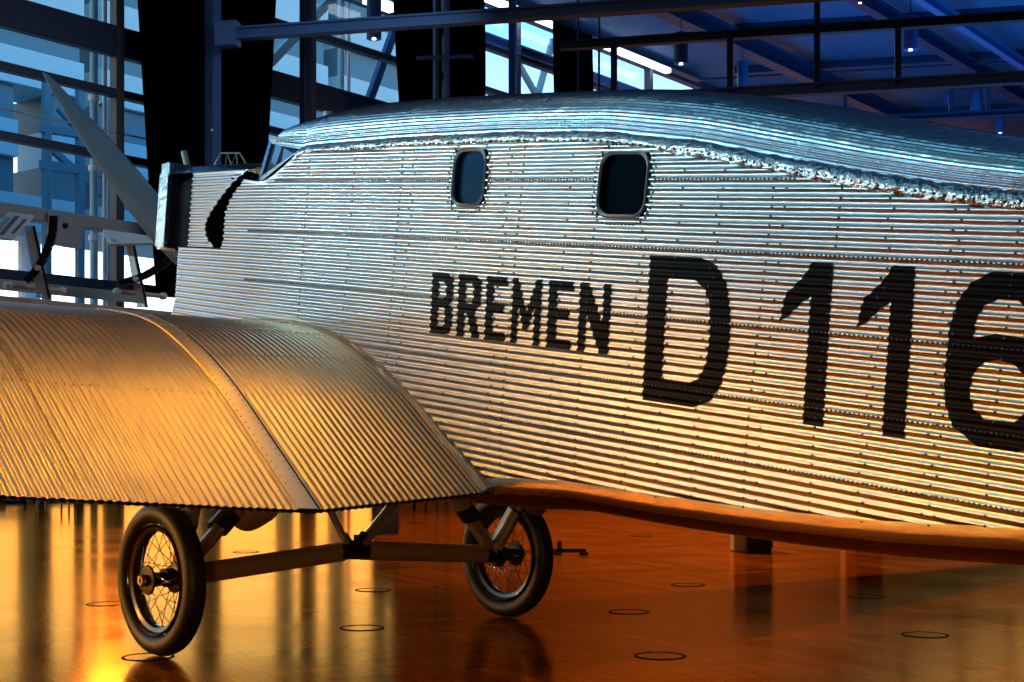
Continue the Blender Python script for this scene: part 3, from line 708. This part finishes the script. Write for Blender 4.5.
def belly():
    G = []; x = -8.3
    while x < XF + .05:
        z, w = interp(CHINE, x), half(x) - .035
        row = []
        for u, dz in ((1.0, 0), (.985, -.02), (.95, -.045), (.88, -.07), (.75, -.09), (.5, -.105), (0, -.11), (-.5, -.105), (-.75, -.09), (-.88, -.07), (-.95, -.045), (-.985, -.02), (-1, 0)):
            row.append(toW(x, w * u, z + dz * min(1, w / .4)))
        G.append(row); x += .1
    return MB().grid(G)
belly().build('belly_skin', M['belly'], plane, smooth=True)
# nose bulkhead and tail cap
m = MB(); w = half(XF); zt, zb = SHL[0][0], interp(CHINE, XF)
pr = [(w, zb), (w, zt), (-w, zt), (-w, zb), (-w * .8, zb - .09), (w * .8, zb - .09)]
m.add([toW(XF, a, b) for a, b in pr] + [toW(XF - .04, a * .98, b) for a, b in pr], [[0, 1, 2, 3, 4, 5], [11, 10, 9, 8, 7, 6]] + [[i, (i + 1) % 6, (i + 1) % 6 + 6, i + 6] for i in range(6)])
m.build('nose_bulkhead', M['alu'], plane)
m = MB().beam(toW(-8.35, 0, interp(CHINE, -8.3) - .1), toW(-8.35, 0, interp(CREST, -8.3)), .1, .15); m.build('tail_post', M['alu'], plane)
tw = toW(-8.1, 0, interp(CHINE, -8.1) - .1)
MB().tube([tw, Vector((tw.x - .15, 0, .06))], .03).build('tail_skid', M['darkmetal'], plane); MB().beam(Vector((tw.x - .3, 0, .03)), Vector((tw.x - .05, 0, .03)), .08, .05).build('skid_shoe', M['darkmetal'], plane)
# raised seam strip between side and roof, hammered metal
def strip(sgn):
    G = []; x = -8.3
    xe = toL(-.42, 2.63)[0]
    rnd = random.Random(3)
    while x < xe:
        zs, w = smooth_tab(SEAM, x, .06), half(x)
        row = []
        wide = .020 if x > -2.6 else .034
        for k, (dz, dy) in enumerate(((-wide, .003), (-wide * .75, .009), (-wide * .2, .011), (.012, .008), (.03, -.002), (.042, -.016))):
            j = rnd.uniform(-.0035, .0035) if 0 < k < 5 else 0
            row.append(toW(x, sgn * (w + dy + j - (.010 if dz > .025 else 0)), zs + dz + rnd.uniform(-.003, .003)))
        G.append(row); x += .022 if x > -5 else .1
    return MB().grid(G)
for s_ in (1, -1):
    ob = strip(s_).build('seam_strip', M['seam'], plane, smooth=True)
# black lens-shaped cooling gap behind the cowling panel & cowling
ARCH = [(262, 168), (250, 177), (236, 189), (226, 199), (216, 211), (210, 220), (208, 227), (209, 235), (212, 241), (219.5, 248)]
def sidept(px, py, extra=0.0, yv=None):
    """point of the port skin seen at a pixel of the photograph (iterated on the tapering width)"""
    y = .6
    for _ in range(8):
        p = onY(px, py, y + extra); y = half(toL(p.x, p.z)[0])
    return onY(px, py, y + extra)
# engine cowling: box with flat top and corrugated cheeks
cx0 = toL(.30, 2.6)[0]; cx1 = toL(1.40, 2.6)[0]
def cowl_half(x): return .60 - .13 * max(0, min(1, (x - cx0) / (cx1 - cx0)))
zt_c = lambda x: interp([(cx0, 2.585), (cx1, 2.58)], x)
G = []; nx = 40; nz = 14 * 8
CF = toL(.97, 2.5)[0]
archL = []
for px, py in ARCH:
    p = onY(px, py, .57); archL.append(toL(p.x, p.z))
za = sorted((z, x) for x, z in archL)
def arch_x(z): return interp(za, z)
G = []
for j in range(nz + 1):
    z = za[0][0] + (zt_c(cx0) - za[0][0]) * j / nz
    row = []
    xa = arch_x(z)
    for i in range(nx + 1):
        x = xa + (CF - xa) * i / nx
        y = cowl_half(x) + corr(z) * min(1, (nz - j) / 6) + .03 * (1 - i / nx) ** 3
        row.append(toW(x, y, z))
    G.append(row)
cowl = MB().grid(G).build('cowling', M['alu'], plane, smooth=True)
md = cowl.modifiers.new('thickness', 'SOLIDIFY'); md.thickness = .006; md.offset = 0
m = MB(); G = [[toW(v.x * CP + v.z * SP, -v.y, -v.x * SP + v.z * CP) for v in row] for row in G]
MB().grid(G).build('starboard_cheek', M['alu'], cowl, smooth=True)
# black-painted box for the unlit space behind the cowling (shows in the side opening)
m = MB(); m.beam(toW(cx0 - .15, 0, 2.34), toW(CF - .03, 0, 2.34), .96, .44, up=toW(0, 0, 1)); m.beam(toW(CF - .05, 0, 2.34), toW(cx1 - .05, 0, 2.34), .82, .46, up=toW(0, 0, 1)); m.build('engine_bay', M['hole'], cowl)
# cowling top: gently arched deck
G = []
for i in range(30):
    x = cx0 - .1 + (cx1 - cx0 + .1) * i / 29; w = cowl_half(x) + .006; row = []
    for j in range(61):
        a = -1 + 2 * j / 60; row.append(toW(x, -a * w, zt_c(x) + .11 * (1 - abs(a) ** 2.2) + .003 * math.cos(j * PI / 1.5)))
    G.append(row)
MB().grid(G).build('cowling_top', M['roofalu'], cowl, smooth=True)
# radiator frame round the front
m = MB()
for sg in (1, -1):
    m.beam(toW(cx1 - .01, sg * (cowl_half(cx1) + .0), 2.13), toW(cx1 - .01, sg * cowl_half(cx1), zt_c(cx1) + .005), .11, .03, up=Vector((0, 1, 0)))
m.beam(toW(cx1, cowl_half(cx1), zt_c(cx1) + .03), toW(cx1, -cowl_half(cx1), zt_c(cx1) + .03), .1, .09); m.beam(toW(cx1, cowl_half(cx1), 2.14), toW(cx1, -cowl_half(cx1), 2.14), .1, .04)
rf = m.build('radiator_frame', M['seam'], plane)
MB().beam(toW(cx1 - .06, .02, 2.13), toW(cx1 - .06, .02, zt_c(cx1)), cowl_half(cx1) * 1.9, .04, up=toW(1, 0, 0)).build('radiator_core', M['hole'], rf)
# lower nose chin
m = MB(); G = []
for i in range(13):
    u = i / 12; x = XF + .28 * u; w = half(XF) * math.sqrt(max(.02, 1 - .8 * u * u)); row = []
    for j in range(25):
        a = PI * 2 * j / 24; row.append(toW(x, w * .98 * math.cos(a), 1.72 + .37 * (1 - .3 * u) * math.sin(a)))
    G.append(row)
MB().grid(G).build('nose_chin', M['gear'], plane, smooth=True)
# filler pipe, handle, top sight frame
q = onY(190, 176, .28); e = onY(184, 152, .28)
MB().tube([q, q.lerp(e, .35), q.lerp(e, .4), e], [.012, .012, .020, .020], 12).build('filler_pipe', M['gear'], plane, smooth=2)
m = MB(); pts = [onY(x, y, .05) for x, y in ((214, 166), (221, 153), (240, 153), (247, 165))]
m.tube(pts, .006, 8); m.tube([onY(226, 165, .05), pts[1].lerp(pts[2], .3), onY(232, 165, .05), pts[1].lerp(pts[2], .8), onY(238, 165, .05)], .005, 8)
m.build('sight_frame', M['gear'], plane)
# windshield: frame bars and panes
def wp(px, py, y): return onY(px, py, y)
A0, A1 = wp(273, 142, .50), wp(297, 139, .56)
B0, B1 = wp(262, 181, .57), wp(298, 156, .66)
C0 = Vector((A0.x + .06, -.5, A0.z)); D0 = Vector((B0.x + .05, -.57, B0.z))
ws = MB()
for a, b_ in ((A0, A1), (A0, B0), (A1, B1), (B0, B1)): ws.beam(a, b_, .035, .035)
mid0, mid1 = A0.lerp(A1, .62), B0.lerp(B1, .45); ws.beam(mid0, mid1, .028, .028)
ws.beam(A0, C0, .035, .035); ws.beam(B0, D0, .035, .035); ws.beam(C0, D0, .035, .035)
for f_ in (.35, .65): ws.beam(A0.lerp(C0, f_), B0.lerp(D0, f_), .03, .03)
C1 = Vector((A1.x, -.56, A1.z)); D1 = Vector((B1.x, -.66, B1.z))
for a, b_ in ((C0, C1), (C1, D1), (D0, D1)): ws.beam(a, b_, .035, .035)
wso = ws.build('windshield', M['roofalu'], plane)
def quad(a, b, c, d, th, name, mm, par):
    n = (b - a).cross(d - a).normalized() * th
    return MB().add([a, b, c, d, a + n, b + n, c + n, d + n], [[0, 1, 2, 3], [7, 6, 5, 4], [0, 4, 5, 1], [1, 5, 6, 2], [2, 6, 7, 3], [3, 7, 4, 0]]).build(name, mm, par)
quad(A0, A1, B1, B0, .006, 'pane', M['paneglass'], wso); quad(C0, A0, B0, D0, .006, 'pane', M['paneglass'], wso); quad(C1, C0, D0, D1, .006, 'pane', M['paneglass'], wso)
# coaming filling from windshield foot to roof and cowling
def skirt(a, b, c, d, name):
    G = []
    for i in range(7):
        G.append([a.lerp(b, i / 6).lerp(d.lerp(c, i / 6), j / 6) for j in range(7)])
    return MB().grid(G).build(name, M['roofalu'], plane, smooth=True)
K0 = toW(cx0 + .12, cowl_half(cx0) - .02, zt_c(cx0)); K1 = Vector((K0.x, -K0.y, K0.z))
skirt(B0, K0, K1, D0, 'cowl_fairing')
sk0 = toW(toL(-.40, 2.6)[0], .69, interp(SEAM, toL(-.44, 2.6)[0])); fx = toL(.02, 2.4)[0]
S1 = toW(toL(-.05, 2.45)[0], half(toL(-.05, 2.45)[0]), interp(SEAM, toL(-.05, 2.45)[0])); S2 = toW(toL(.35, 2.35)[0], half(toL(.35, 2.35)[0]) , interp(SEAM, toL(.35, 2.35)[0]))
for sg in (1, -1):
    f = lambda v: Vector((v.x, v.y * sg, v.z))
    m = MB(); m.add([f(B1), f(B0), f(K0), f(S2), f(S1), f(sk0)], [[0, 1, 4, 5], [1, 2, 3, 4]]); m.build('shoulder_skin', M['roofalu'], plane)
# cockpit rim on the roof
pts = []
for px, py in ((300, 136), (312, 129), (328, 121), (346, 114), (366, 110), (390, 108)): pts.append(onY(px, py, .33))
MB().tube([wp(297, 139, .52)] + pts, .016, 8).build('cockpit_rim', M['seam'], plane, smooth=True)
MB().tube([pts[2] - Vector((0, 0, .02)), pts[2] + Vector((0, 0, .05))], [.02, .028], 10).build('roof_cap', M['white'], plane, smooth=True)

# cabin windows
for i, (xa, xb, z0, z1) in enumerate(WINS):
    xm, zm, hw, hh = (xa + xb) / 2, (z0 + z1) / 2, (xb - xa) / 2, (z1 - z0) / 2
    def rr(hx, hz, r, n=6):
        out = []
        for cx, cz, a0 in ((hx - r, hz - r, 0), (-hx + r, hz - r, 90), (-hx + r, -hz + r, 180), (hx - r, -hz + r, 270)):
            for k in range(n + 1):
                a = math.radians(a0 + 90 * k / n); out.append((xm + cx + r * math.cos(a), zm + cz + r * math.sin(a)))
        return out
    r = .058
    inner = rr(hw - .006, hh - .006, r); mid = rr(hw + .003, hh + .003, r + .004); outer = rr(hw + .009, hh + .009, r + .009)
    m = MB(); n = len(inner); loops = [(inner, .7 - .03), (inner, .7 + .004), (mid, .7 + .009), (outer, .7 + .006), (outer, .7 - .012)]
    for lp, y in loops: m.v += [toW(a, y, b) for a, b in lp]
    for k in range(len(loops) - 1):
        for j in range(n): m.f.append([k * n + j, k * n + (j + 1) % n, (k + 1) * n + (j + 1) % n, (k + 1) * n + j])
    wf = m.build('cabin_window', M['rivet'], plane, smooth=2)
    m = MB(); 
    for y in (.7 - .022, .7 - .028): m.v += [toW(a, y, b) for a, b in rr(hw, hh, r)]
    m.f = [list(range(n)), list(range(n, 2 * n))[::-1]] + [[j, (j + 1) % n, n + (j + 1) % n, n + j] for j in range(n)]
    m.build('window_pane', M['wglassblue' if i == 0 else 'wglass'], wf)
    if i == 0: MB().beam(toW(xm, .655, zm - hh * .35), toW(xm, .655, zm + hh * 1.0), hw * 1.7, .01, up=Vector((0, 1, 0))).build('blind', M['steelblue'], wf)
    else: MB().beam(toW(xm - hw * .75, .665, zm - hh * .86), toW(xm + hw * .6, .665, zm - hh * .93), .012, .03).build('sill_label', M['white'], wf)
    m = MB()
    per = rr(hw + .033, hh + .033, r + .03, 3)
    tot = []
    for j in range(len(per)):
        a, b_ = per[j], per[(j + 1) % len(per)]; L_ = math.dist(a, b_); k = max(1, int(L_ / .02))
        tot += [(a[0] + (b_[0] - a[0]) * q / k, a[1] + (b_[1] - a[1]) * q / k) for q in range(k)]
    for a, b_ in tot: m.lathe([(.006, 0), (.0045, .004), (0, .006)], toW(a, .7 + corr(b_) - .0005, b_), Vector((0, 1, 0)), 6)
    m.build('window_rivets', M['rivet'], wf, smooth=True)

# rivet rows on the side skin
m = MB(); rnd = random.Random(5)
def rivet(x, z, r=.0052):
    zt, zb = smooth_tab(SEAM, x, .06), interp(CHINE, x)
    if not (zb + .02 < z < zt - .04) or x > XF - .05: return
    if any(w[0] - .03 < x < w[1] + .03 and w[2] - .03 < z < w[3] + .03 for w in WINS): return
    tz = (z - zb) / (zt - zb)
    m.lathe([(r, -.001), (r * .8, .0028), (0, .0045)], toW(x, half(x) - .035 * max(0, 1 - tz * 3) ** 2 + corr(z), z), Vector((0, 1, 0)), 5)
def lz(px, py):
    p = onY(px, py, .7); return toL(p.x, p.z)[1]
ROWS = [lz(520, 178), lz(800, 255), lz(800, 329), lz(800, 408), lz(720, 461)]
ROWS = [round(z / PITCH) * PITCH for z in ROWS]
for z in ROWS:
    x = -5.2
    while x < .4:
        rivet(x, z); x += .019
for k, px in enumerate((300, 345, 392, 405, 452, 500, 512, 560, 588, 640, 672, 712, 762, 775, 830, 884, 945, 958, 1010)):
    p = onY(px, 300, .7); x = toL(p.x, p.z)[0]
    for j in range(20, 86):
        z = j * PITCH
        if k % 3 != 1 or j % 2 == 0: rivet(x + (.02 if j % 2 else 0) * (k % 2), z, .0058)
rv = m.build('side_rivets', M['rivet'], plane, smooth=True); rv['kind'] = 'stuff'
m = MB(); x = -5.2
while x < toL(-.5, 2.6)[0]:
    z = smooth_tab(SEAM, x, .06); m.lathe([(.0055, -.002), (.0045, .003), (0, .0045)], toW(x, half(x) + .009, z - .012), Vector((0, 1, 0)), 6); x += .036
x = -5.2
while x < -1.4:
    z = interp(CHINE, x); m.lathe([(.007, -.002), (.005, .003), (0, .005)], toW(x, half(x) - .03, z + .028), Vector((0, 1, 0)), 6); x += .03
rv = m.build('seam_rivets', M['darkmetal'], plane, smooth=True); rv['kind'] = 'stuff'
# lower edge strip
G = []; x = -5.4
while x < -1.3:
    z = interp(CHINE, x); w = half(x) - .035
    G.append([toW(x, w + .012, z + .045), toW(x, w + .012, z + .01), toW(x, w + .004, z - .012), toW(x, w - .02, z - .03)]); x += .03
MB().grid(G).build('edge_strip', M['alu'], plane, smooth=True)

# ---- lettering (painted, follows the corrugation)
D_ = [[(0, 0), (.46, 0), (.60, .05), (.69, .17), (.73, .34), (.74, .5), (.73, .66), (.69, .83), (.60, .95), (.46, 1), (0, 1)], [(.17, .15), (.17, .85), (.41, .85), (.50, .80), (.55, .70), (.57, .5), (.55, .30), (.50, .20), (.41, .15)]]
ONE = [[(.22, 0), (.37, 0), (.37, 1), (.22, 1), (.17, .92), (.11, .86), (.03, .79), (.01, .70), (.0, .615), (.07, .66), (.13, .72), (.22, .79)]]
SIX = [[(.24, 0), (.48, 0), (.60, .05), (.68, .15), (.71, .30), (.68, .46), (.60, .58), (.48, .64), (.30, .65), (.17, .61), (.175, .72), (.22, .80), (.30, .845), (.42, .845), (.50, .79), (.53, .72), (.70, .72), (.68, .84), (.60, .94), (.48, 1), (.26, 1), (.13, .93), (.05, .82), (.01, .66), (0, .4), (.01, .24), (.07, .10)],
       [(.27, .16), (.20, .21), (.165, .30), (.18, .41), (.24, .48), (.33, .505), (.42, .49), (.50, .43), (.535, .33), (.51, .22), (.45, .165)]]
B_ = [[(0, 0), (.78, 0), (1, .10), (1, .42), (.86, .5), (1, .58), (1, .90), (.78, 1), (0, 1)], [(.34, .13), (.34, .43), (.6, .43), (.67, .38), (.67, .18), (.6, .13)], [(.34, .57), (.34, .87), (.6, .87), (.67, .82), (.67, .62), (.6, .57)]]
R_ = [[(0, 0), (.33, 0), (.33, .40), (.42, .40), (.68, 0), (1.02, 0), (.76, .42), (1, .54), (1, .90), (.78, 1), (0, 1)], [(.34, .54), (.34, .87), (.6, .87), (.67, .82), (.67, .59), (.6, .54)]]
E_ = [[(0, 0), (1, 0), (1, .14), (.36, .14), (.36, .43), (.88, .43), (.88, .57), (.36, .57), (.36, .86), (1, .86), (1, 1), (0, 1)]]
M_ = [[(0, 0), (.22, 0), (.22, .60), (.42, .22), (.58, .22), (.78, .60), (.78, 0), (1, 0), (1, 1), (.82, 1), (.5, .48), (.18, 1), (0, 1)]]
N_ = [[(0, 0), (.24, 0), (.24, .56), (.72, 0), (1, 0), (1, 1), (.76, 1), (.76, .44), (.28, 1), (0, 1)]]
def letter(poly, px, pyt, pyb, wid, name, xr=None):
    """px = left edge at mid height; wid = width factor relative to height, or right pixel xr"""
    pt, pb = onY(px, pyt, .7), onY(px, pyb, .7); zt = toL(pt.x, pt.z)[1]; zb = toL(pb.x, pb.z)[1]
    pm = onY(px, (pyt + pyb) / 2, .7); xl = toL(pm.x, pm.z)[0]; H = zt - zb
    if xr: q = onY(xr, (pyt + pyb) / 2 + (xr - px) * .1, .7); sx = (xl - toL(q.x, q.z)[0])
    else: sx = H * wid
    loops = [[Vector((u, v, 0)) for u, v in lp] for lp in poly]
    flat = [v for lp in loops for v in lp]; tris = tessellate_polygon(loops)
    bm = bmesh.new(); vs = [bm.verts.new((xl - v.x * sx + (v.y - .5) * H * .06, 0, zb + v.y * H)) for v in flat]
    for t_ in tris:
        try: bm.faces.new([vs[i] for i in t_])
        except ValueError: pass
    dz = PITCH / 8; k = int(zb / dz)
    while k * dz < zt:
        bmesh.ops.bisect_plane(bm, geom=bm.verts[:] + bm.edges[:] + bm.faces[:], dist=1e-6, plane_co=(0, 0, k * dz), plane_no=(0, 0, 1)); k += 1
    mb = MB(); bm.verts.index_update()
    n = len(bm.verts)
    for v in bm.verts: mb.v.append(toW(v.co.x, .7 + corr(v.co.z) + .0022, v.co.z))
    for f in bm.faces: mb.f.append([v.index for v in f.verts])
    bm.free()
    ob = mb.build(name, M['black'], hull, smooth=True); ob['label'] = 'black painted ' + name.replace('_', ' ')
letter(D_, 646.5, 255, 400, 1.0, 'letter_D')
letter(ONE, 779, 260, 420, 1.0, 'digit_one')
letter(ONE, 856, 263.5, 431, 1.0, 'digit_one')
letter(SIX, 946, 269, 442, 1.0, 'digit_six')
for poly, a, b_, nm in ((B_, 431.5, 452.5, 'letter_B'), (R_, 458, 480.5, 'letter_R'), (E_, 486, 506.5, 'letter_E'), (M_, 512, 541, 'letter_M'), (E_, 548, 572.5, 'letter_E'), (N_, 579, 610, 'letter_N')):
    letter(poly, a, 272 + (a - 432) * .067, 333 + (a - 432) * .123, 0, nm, xr=b_)

# ---- wings
ROOT = [(-1.91, .885), (-1.72, 1.035), (-1.52, 1.19), (-1.34, 1.33), (-1.17, 1.445), (-1.0, 1.54), (-.81, 1.625), (-.64, 1.68), (-.46, 1.718), (-.2, 1.752), (.12, 1.765), (.4, 1.74), (.65, 1.67), (.88, 1.57), (1.04, 1.45), (1.12, 1.34), (1.13, 1.24), (1.08, 1.13), (.95, 1.05), (.6, .97), (.1, .92), (-.7, .88), (-1.4, .87), (-1.91, .872)]
def catmull(pts, n):
    out = []
    for i in range(len(pts) - 1):
        p0, p1, p2, p3 = pts[max(i - 1, 0)], pts[i], pts[i + 1], pts[min(i + 2, len(pts) - 1)]
        for k in range(n):
            t = k / n
            out.append(tuple(.5 * (2 * p1[c] + (-p0[c] + p2[c]) * t + (2 * p0[c] - 5 * p1[c] + 4 * p2[c] - p3[c]) * t * t + (-p0[c] + 3 * p1[c] - 3 * p2[c] + p3[c]) * t ** 3) for c in (0, 1)))
    out.append(pts[-1]); return out
PROF = catmull(ROOT, 3)
NRM = []
for i in range(len(PROF)):
    a, b_ = PROF[max(i - 1, 0)], PROF[min(i + 1, len(PROF) - 1)]; d = (b_[0] - a[0], b_[1] - a[1]); l = math.hypot(*d); NRM.append((-d[1] / l, d[0] / l))
YJ, YT = 1.63, 8.9
WP = .0345
def wing_pt(y, i, amp):
    X, z = PROF[i]; nx, nz = NRM[i]
    te = max(0, min(1, (-X - .8) / 1.1)); s1 = min(y, YJ) - .7
    dz = -.052 * te * s1 / .93
    if y > YJ:
        s = y - YJ; k = 1 - .066 * s; X = X * k; z = .88 + (z - .88) * k + .070 * s
    return Vector((X + nx * amp, y, z + dz + nz * amp))
def wing(sgn, fine):
    G = []; y = .655
    while y < YT:
        dy = WP / 8 if (fine and y < 3.3) else WP / 4
        fl = max(0, min(1, (abs(y - YJ - .02) - .045) / .012))
        a = .0034 * math.cos(2 * PI * y / WP) * fl
        G.append([Vector((p.x, p.y * sgn, p.z)) for p in (wing_pt(y, i, a) for i in range(len(PROF)))])
        y += dy
    m = MB().grid(G)
    m.f.append([i for i in range(len(PROF))][::-1]); n0 = len(G[0]) * (len(G) - 1); m.f.append([n0 + i for i in range(len(PROF))])
    return m
for sg, fine in ((1, True), (-1, False)):
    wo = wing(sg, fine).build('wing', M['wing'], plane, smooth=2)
    UP = [i for i in range(len(PROF)) if i <= 42]
    # plain joint strip
    G = []
    for y, a in ((YJ - .028, -.002), (YJ - .024, .006), (YJ + .03, .008), (YJ + .064, .006), (YJ + .068, -.002)): G.append([Vector((p.x, p.y * sg, p.z)) for p in (wing_pt(y, i, a) for i in UP)])
    MB().grid(G).build('joint_strip', M['strip'], wo, smooth=2)
    m = MB()
    for y0 in (YJ - .036,): m.tube([Vector((p.x, p.y * sg, p.z)) for p in (wing_pt(y0, i, -.001) for i in UP)], .0045, 6)
    m.build('joint_groove', M['darkmetal'], wo)
    # rivet rows
    m = MB()
    for i in (9, 14, 19, 24):
        y = .72
        while y < 3.6:
            if abs(y - YJ - .02) > .06:
                p = wing_pt(y, i, .0046); n = Vector((NRM[i][0], 0, NRM[i][1])); m.lathe([(.0052, -.001), (.004, .003), (0, .004)], Vector((p.x, p.y * sg, p.z)), n, 5)
            y += WP
    for yy in (YJ + .9, YJ - .012, YJ + .05):
        for i in range(2, 34):
            for f_ in (0, .5):
                p = wing_pt(yy, i, .008).lerp(wing_pt(yy, i + 1, .008), f_); n = Vector((NRM[i][0], 0, NRM[i][1])); m.lathe([(.005, -.002), (.004, .002), (0, .003)], Vector((p.x, p.y * sg, p.z)), n, 5)
    r_ = m.build('wing_rivets', M['rivet'] if 0 else M['strip'], wo, smooth=True); r_['kind'] = 'stuff'
    # crinkled fillet between wing root and fuselage
    G = []; rnd = random.Random(9)
    for i in range(0, 44):
        for f_ in (0, .5):
            p = wing_pt(.70, i, 0).lerp(wing_pt(.70, min(i + 1, len(PROF) - 1), 0), f_); n = Vector((NRM[i][0], 0, NRM[i][1]))
            row = []
            for k, (dy, dn) in enumerate(((.026, .004), (.019, .009), (.010, .017), (.002, .024), (-.02, .027))):
                row.append(p + Vector((0, dy, 0)) + n * (dn + rnd.uniform(-.003, .003)))
            G.append([Vector((v.x, v.y * sg, v.z)) for v in row])
    MB().grid(G).build('root_fillet', M['wing'], wo, smooth=True)

# ---- propeller
hub = Vector((1.72, 0, 2.2)); tip = onY(45, 72, 1.11)
tip = Vector((1.74, 1.11, 3.39)); 
pr = MB().lathe([(0, .16), (.05, .15), (.085, .08), (.1, 0), (.1, -.1), (.06, -.12), (.06, -.42)], hub, (1, 0, 0), 24).build('propeller', M['prop'], plane, smooth=2)
def blade(sg):
    d = (tip - hub); d.x = 0; Lb = d.length; d.normalize(); d *= sg; side_ = d.cross(Vector((1, 0, 0))).normalized(); G = []
    prof = [(0.05, .05, .045), (.12, .085, .04), (.25, .108, .030), (.4, .108, .022), (.55, .095, .017), (.7, .074, .013), (.82, .053, .010), (.92, .032, .007), (.985, .014, .005), (1, .005, .003)]
    for r_, c, th in prof:
        tw_ = math.radians(46 - 34 * r_); ax = (side_ * math.cos(tw_) + Vector((1, 0, 0)) * math.sin(tw_) * sg)
        nr = ax.cross(d).normalized(); o_ = hub + d * Lb * r_
        G.append([o_ + ax * c * math.cos(a) + nr * th * math.sin(a) for a in [2 * PI * k / 20 for k in range(21)]])
    return MB().grid(G)
for sg in (1, -1): blade(sg).build('blade', M['prop'], pr, smooth=True)

# ---- landing gear
RW = .4
def wheel(y, sg):
    c = Vector((0, y, RW)); ax = Vector((0, 1, 0))
    rim = MB().lathe([(.283, -.052), (.292, -.045), (.286, -.03), (.262, -.022), (.252, 0), (.262, .022), (.286, .03), (.292, .045), (.283, .052), (.276, .046), (.272, .034), (.252, .026), (.243, 0), (.252, -.026), (.272, -.034), (.276, -.046)], c, ax, 64, closed=True).build('wheel', M['rim'], plane, smooth=2)
    prof = []
    for k in range(28):
        a = 2 * PI * k / 28; rr_ = .342 + .0585 * math.cos(a) - (0.003 if math.cos(a) > .9 else 0); hh_ = .060 * math.sin(a)
        if rr_ < .288: rr_ = .288
        prof.append((rr_, hh_))
    MB().lathe(prof, c, ax, 72, closed=True).build('tyre', M['rubber'], rim, smooth=True)
    MB().lathe([(.0, .115), (.022, .115), (.03, .105), (.03, .085), (.075, .08), (.078, .07), (.04, .06), (.036, 0), (.036, -.06), (.075, -.07), (.078, -.08), (.045, -.085), (.045, -.12), (0, -.12)], c, ax, 28).build('hub', M['darkmetal'], rim, smooth=2)
    MB().lathe([(.012, .117), (.026, .118), (.032, .108), (.032, .098)], c, ax, 24).build('hub_ring', M['chrome'], rim, smooth=2)
    for k in range(40):
        s_ = 1 if k % 2 else -1; a = 2 * PI * k / 40; off = (.62 if (k // 2) % 2 else -.62)
        p = c + Vector((math.cos(a + off) * .073, s_ * .074, math.sin(a + off) * .073)); q = c + Vector((math.cos(a) * .252, s_ * .004, math.sin(a) * .252))
        MB().tube([p, q], .0021, 5).build('spoke', M['darkmetal'] if s_ < 0 else M['chrome'], rim, smooth=True)
wheel(1.255, 1); wheel(-1.18, -1)
J = Vector((0, .03, .492))
for sg in (1, -1):
    hb = Vector((0, 1.175 if sg > 0 else -1.10, .405))
    MB().oval(J + Vector((0, sg * .06, -.008)), hb, .056, .036, (0, 0, 1)).build('axle_tube', M['axle'], plane, smooth=2)
    MB().tube([hb + Vector((0, -sg * .10, .005)), hb + Vector((0, sg * .06, 0))], .05, 16).build('axle_sleeve', M['darkmetal'], plane, smooth=2)
    MB().lathe([(.0, .03), (.07, .03), (.075, 0), (.07, -.03), (0, -.03)], hb + Vector((0, -sg * .02, 0)), (0, 1, 0), 20).build('brake_drum', M['darkmetal'], plane, smooth=2)
    # strut to the fuselage with shock sleeve
    top = Vector((.0, sg * .60, .95)); st = MB().oval(hb + Vector((0, -sg * .05, .03)), top, .052, .034, (1, 0, 0)).build('shock_strut', M['gear'], plane, smooth=2)
    a, b_ = hb.lerp(top, .50), hb.lerp(top, .80); MB().oval(a, b_, .078, .05, (1, 0, 0)).build('shock_sleeve', M['gear'], st, smooth=2)
    MB().oval(hb.lerp(top, .44), hb.lerp(top, .58), .082, .054, (1, 0, 0)).build('shock_clamp', M['darkmetal'], st, smooth=2)
    # strut to the wing
    top = Vector((-.30, sg * 1.20, 1.0)); s0 = hb + Vector((0, -sg * .03, .03)); st = MB().oval(s0, top, .060, .04, (1, 0, 0)).build('wing_strut', M['gear'], plane, smooth=2)
    m = MB(); m.oval(s0.lerp(top, .45), s0.lerp(top, .48), .063, .043, (1, 0, 0)); m.build('strut_band', M['darkmetal'], st, smooth=2)
    # forward strut
    top = Vector((.36, sg * .95, 1.0)); MB().oval(s0, top, .03, .02, (1, 0, 0)).build('front_strut', M['gear'], plane, smooth=2)
# centre V struts
for y, r_, mm in ((.34, .022, 'gear'), (-.48, .036, 'gear')):
    top = Vector((-.02, y, .96)); MB().oval(J + Vector((0, .03 if y > 0 else -.06, .02)), top, r_ * 1.2, r_ * .8, (1, 0, 0)).build('centre_strut', M[mm], plane, smooth=2)
m = MB(); m.tube([J + Vector((-.05, 0, 0)), J + Vector((.05, 0, 0))], .055, 12); m.tube([J + Vector((0, -.1, -.015)), J + Vector((0, .09, -.005))], .048, 12)
m.tube([J, J + Vector((0, .06, .085))], .026, 8); m.tube([J, J + Vector((0, -.09, .085))], .03, 8); m.tube([J + Vector((-.06, .02, .05)), J + Vector((-.06, .02, .09))], .012, 8)
m.build('axle_joint', M['darkmetal'], plane, smooth=2)
# exhaust / fairing drum under the wing beside the near wheel
a = Vector((-.25, .62, .97)); 
fa = Vector((.35, .8, .80)); fb = Vector((.62, .42, .98))
m = MB(); p1, p2 = P(232, 503, 8.0), P(268, 518, 8.3)
ca = P(256, 513, 7.95)
m.lathe([(0, .14), (.07, .135), (.115, .10), (.125, .04), (.125, -.08), (.118, -.13), (.09, -.16), (0, -.165)], ca + Vector((0, 0, .05)), (RT * .62 + Vector((0, 0, .35)) - FW * .6), 28)
m.build('oil_tank', M['gear'], plane, smooth=2)
# wing-to-wheel fairing near the far wheel
c = P(536, 500, 8.7)
MB().lathe([(0, -.1), (.05, -.085), (.08, -.04), (.09, 0), (.09, .08)], c, (0, 0, 1), 20).build('strut_fairing', M['gear'], plane, smooth=True)

for ob in bpy.data.objects:
    if '_w' in ob.keys(): del ob['_w']
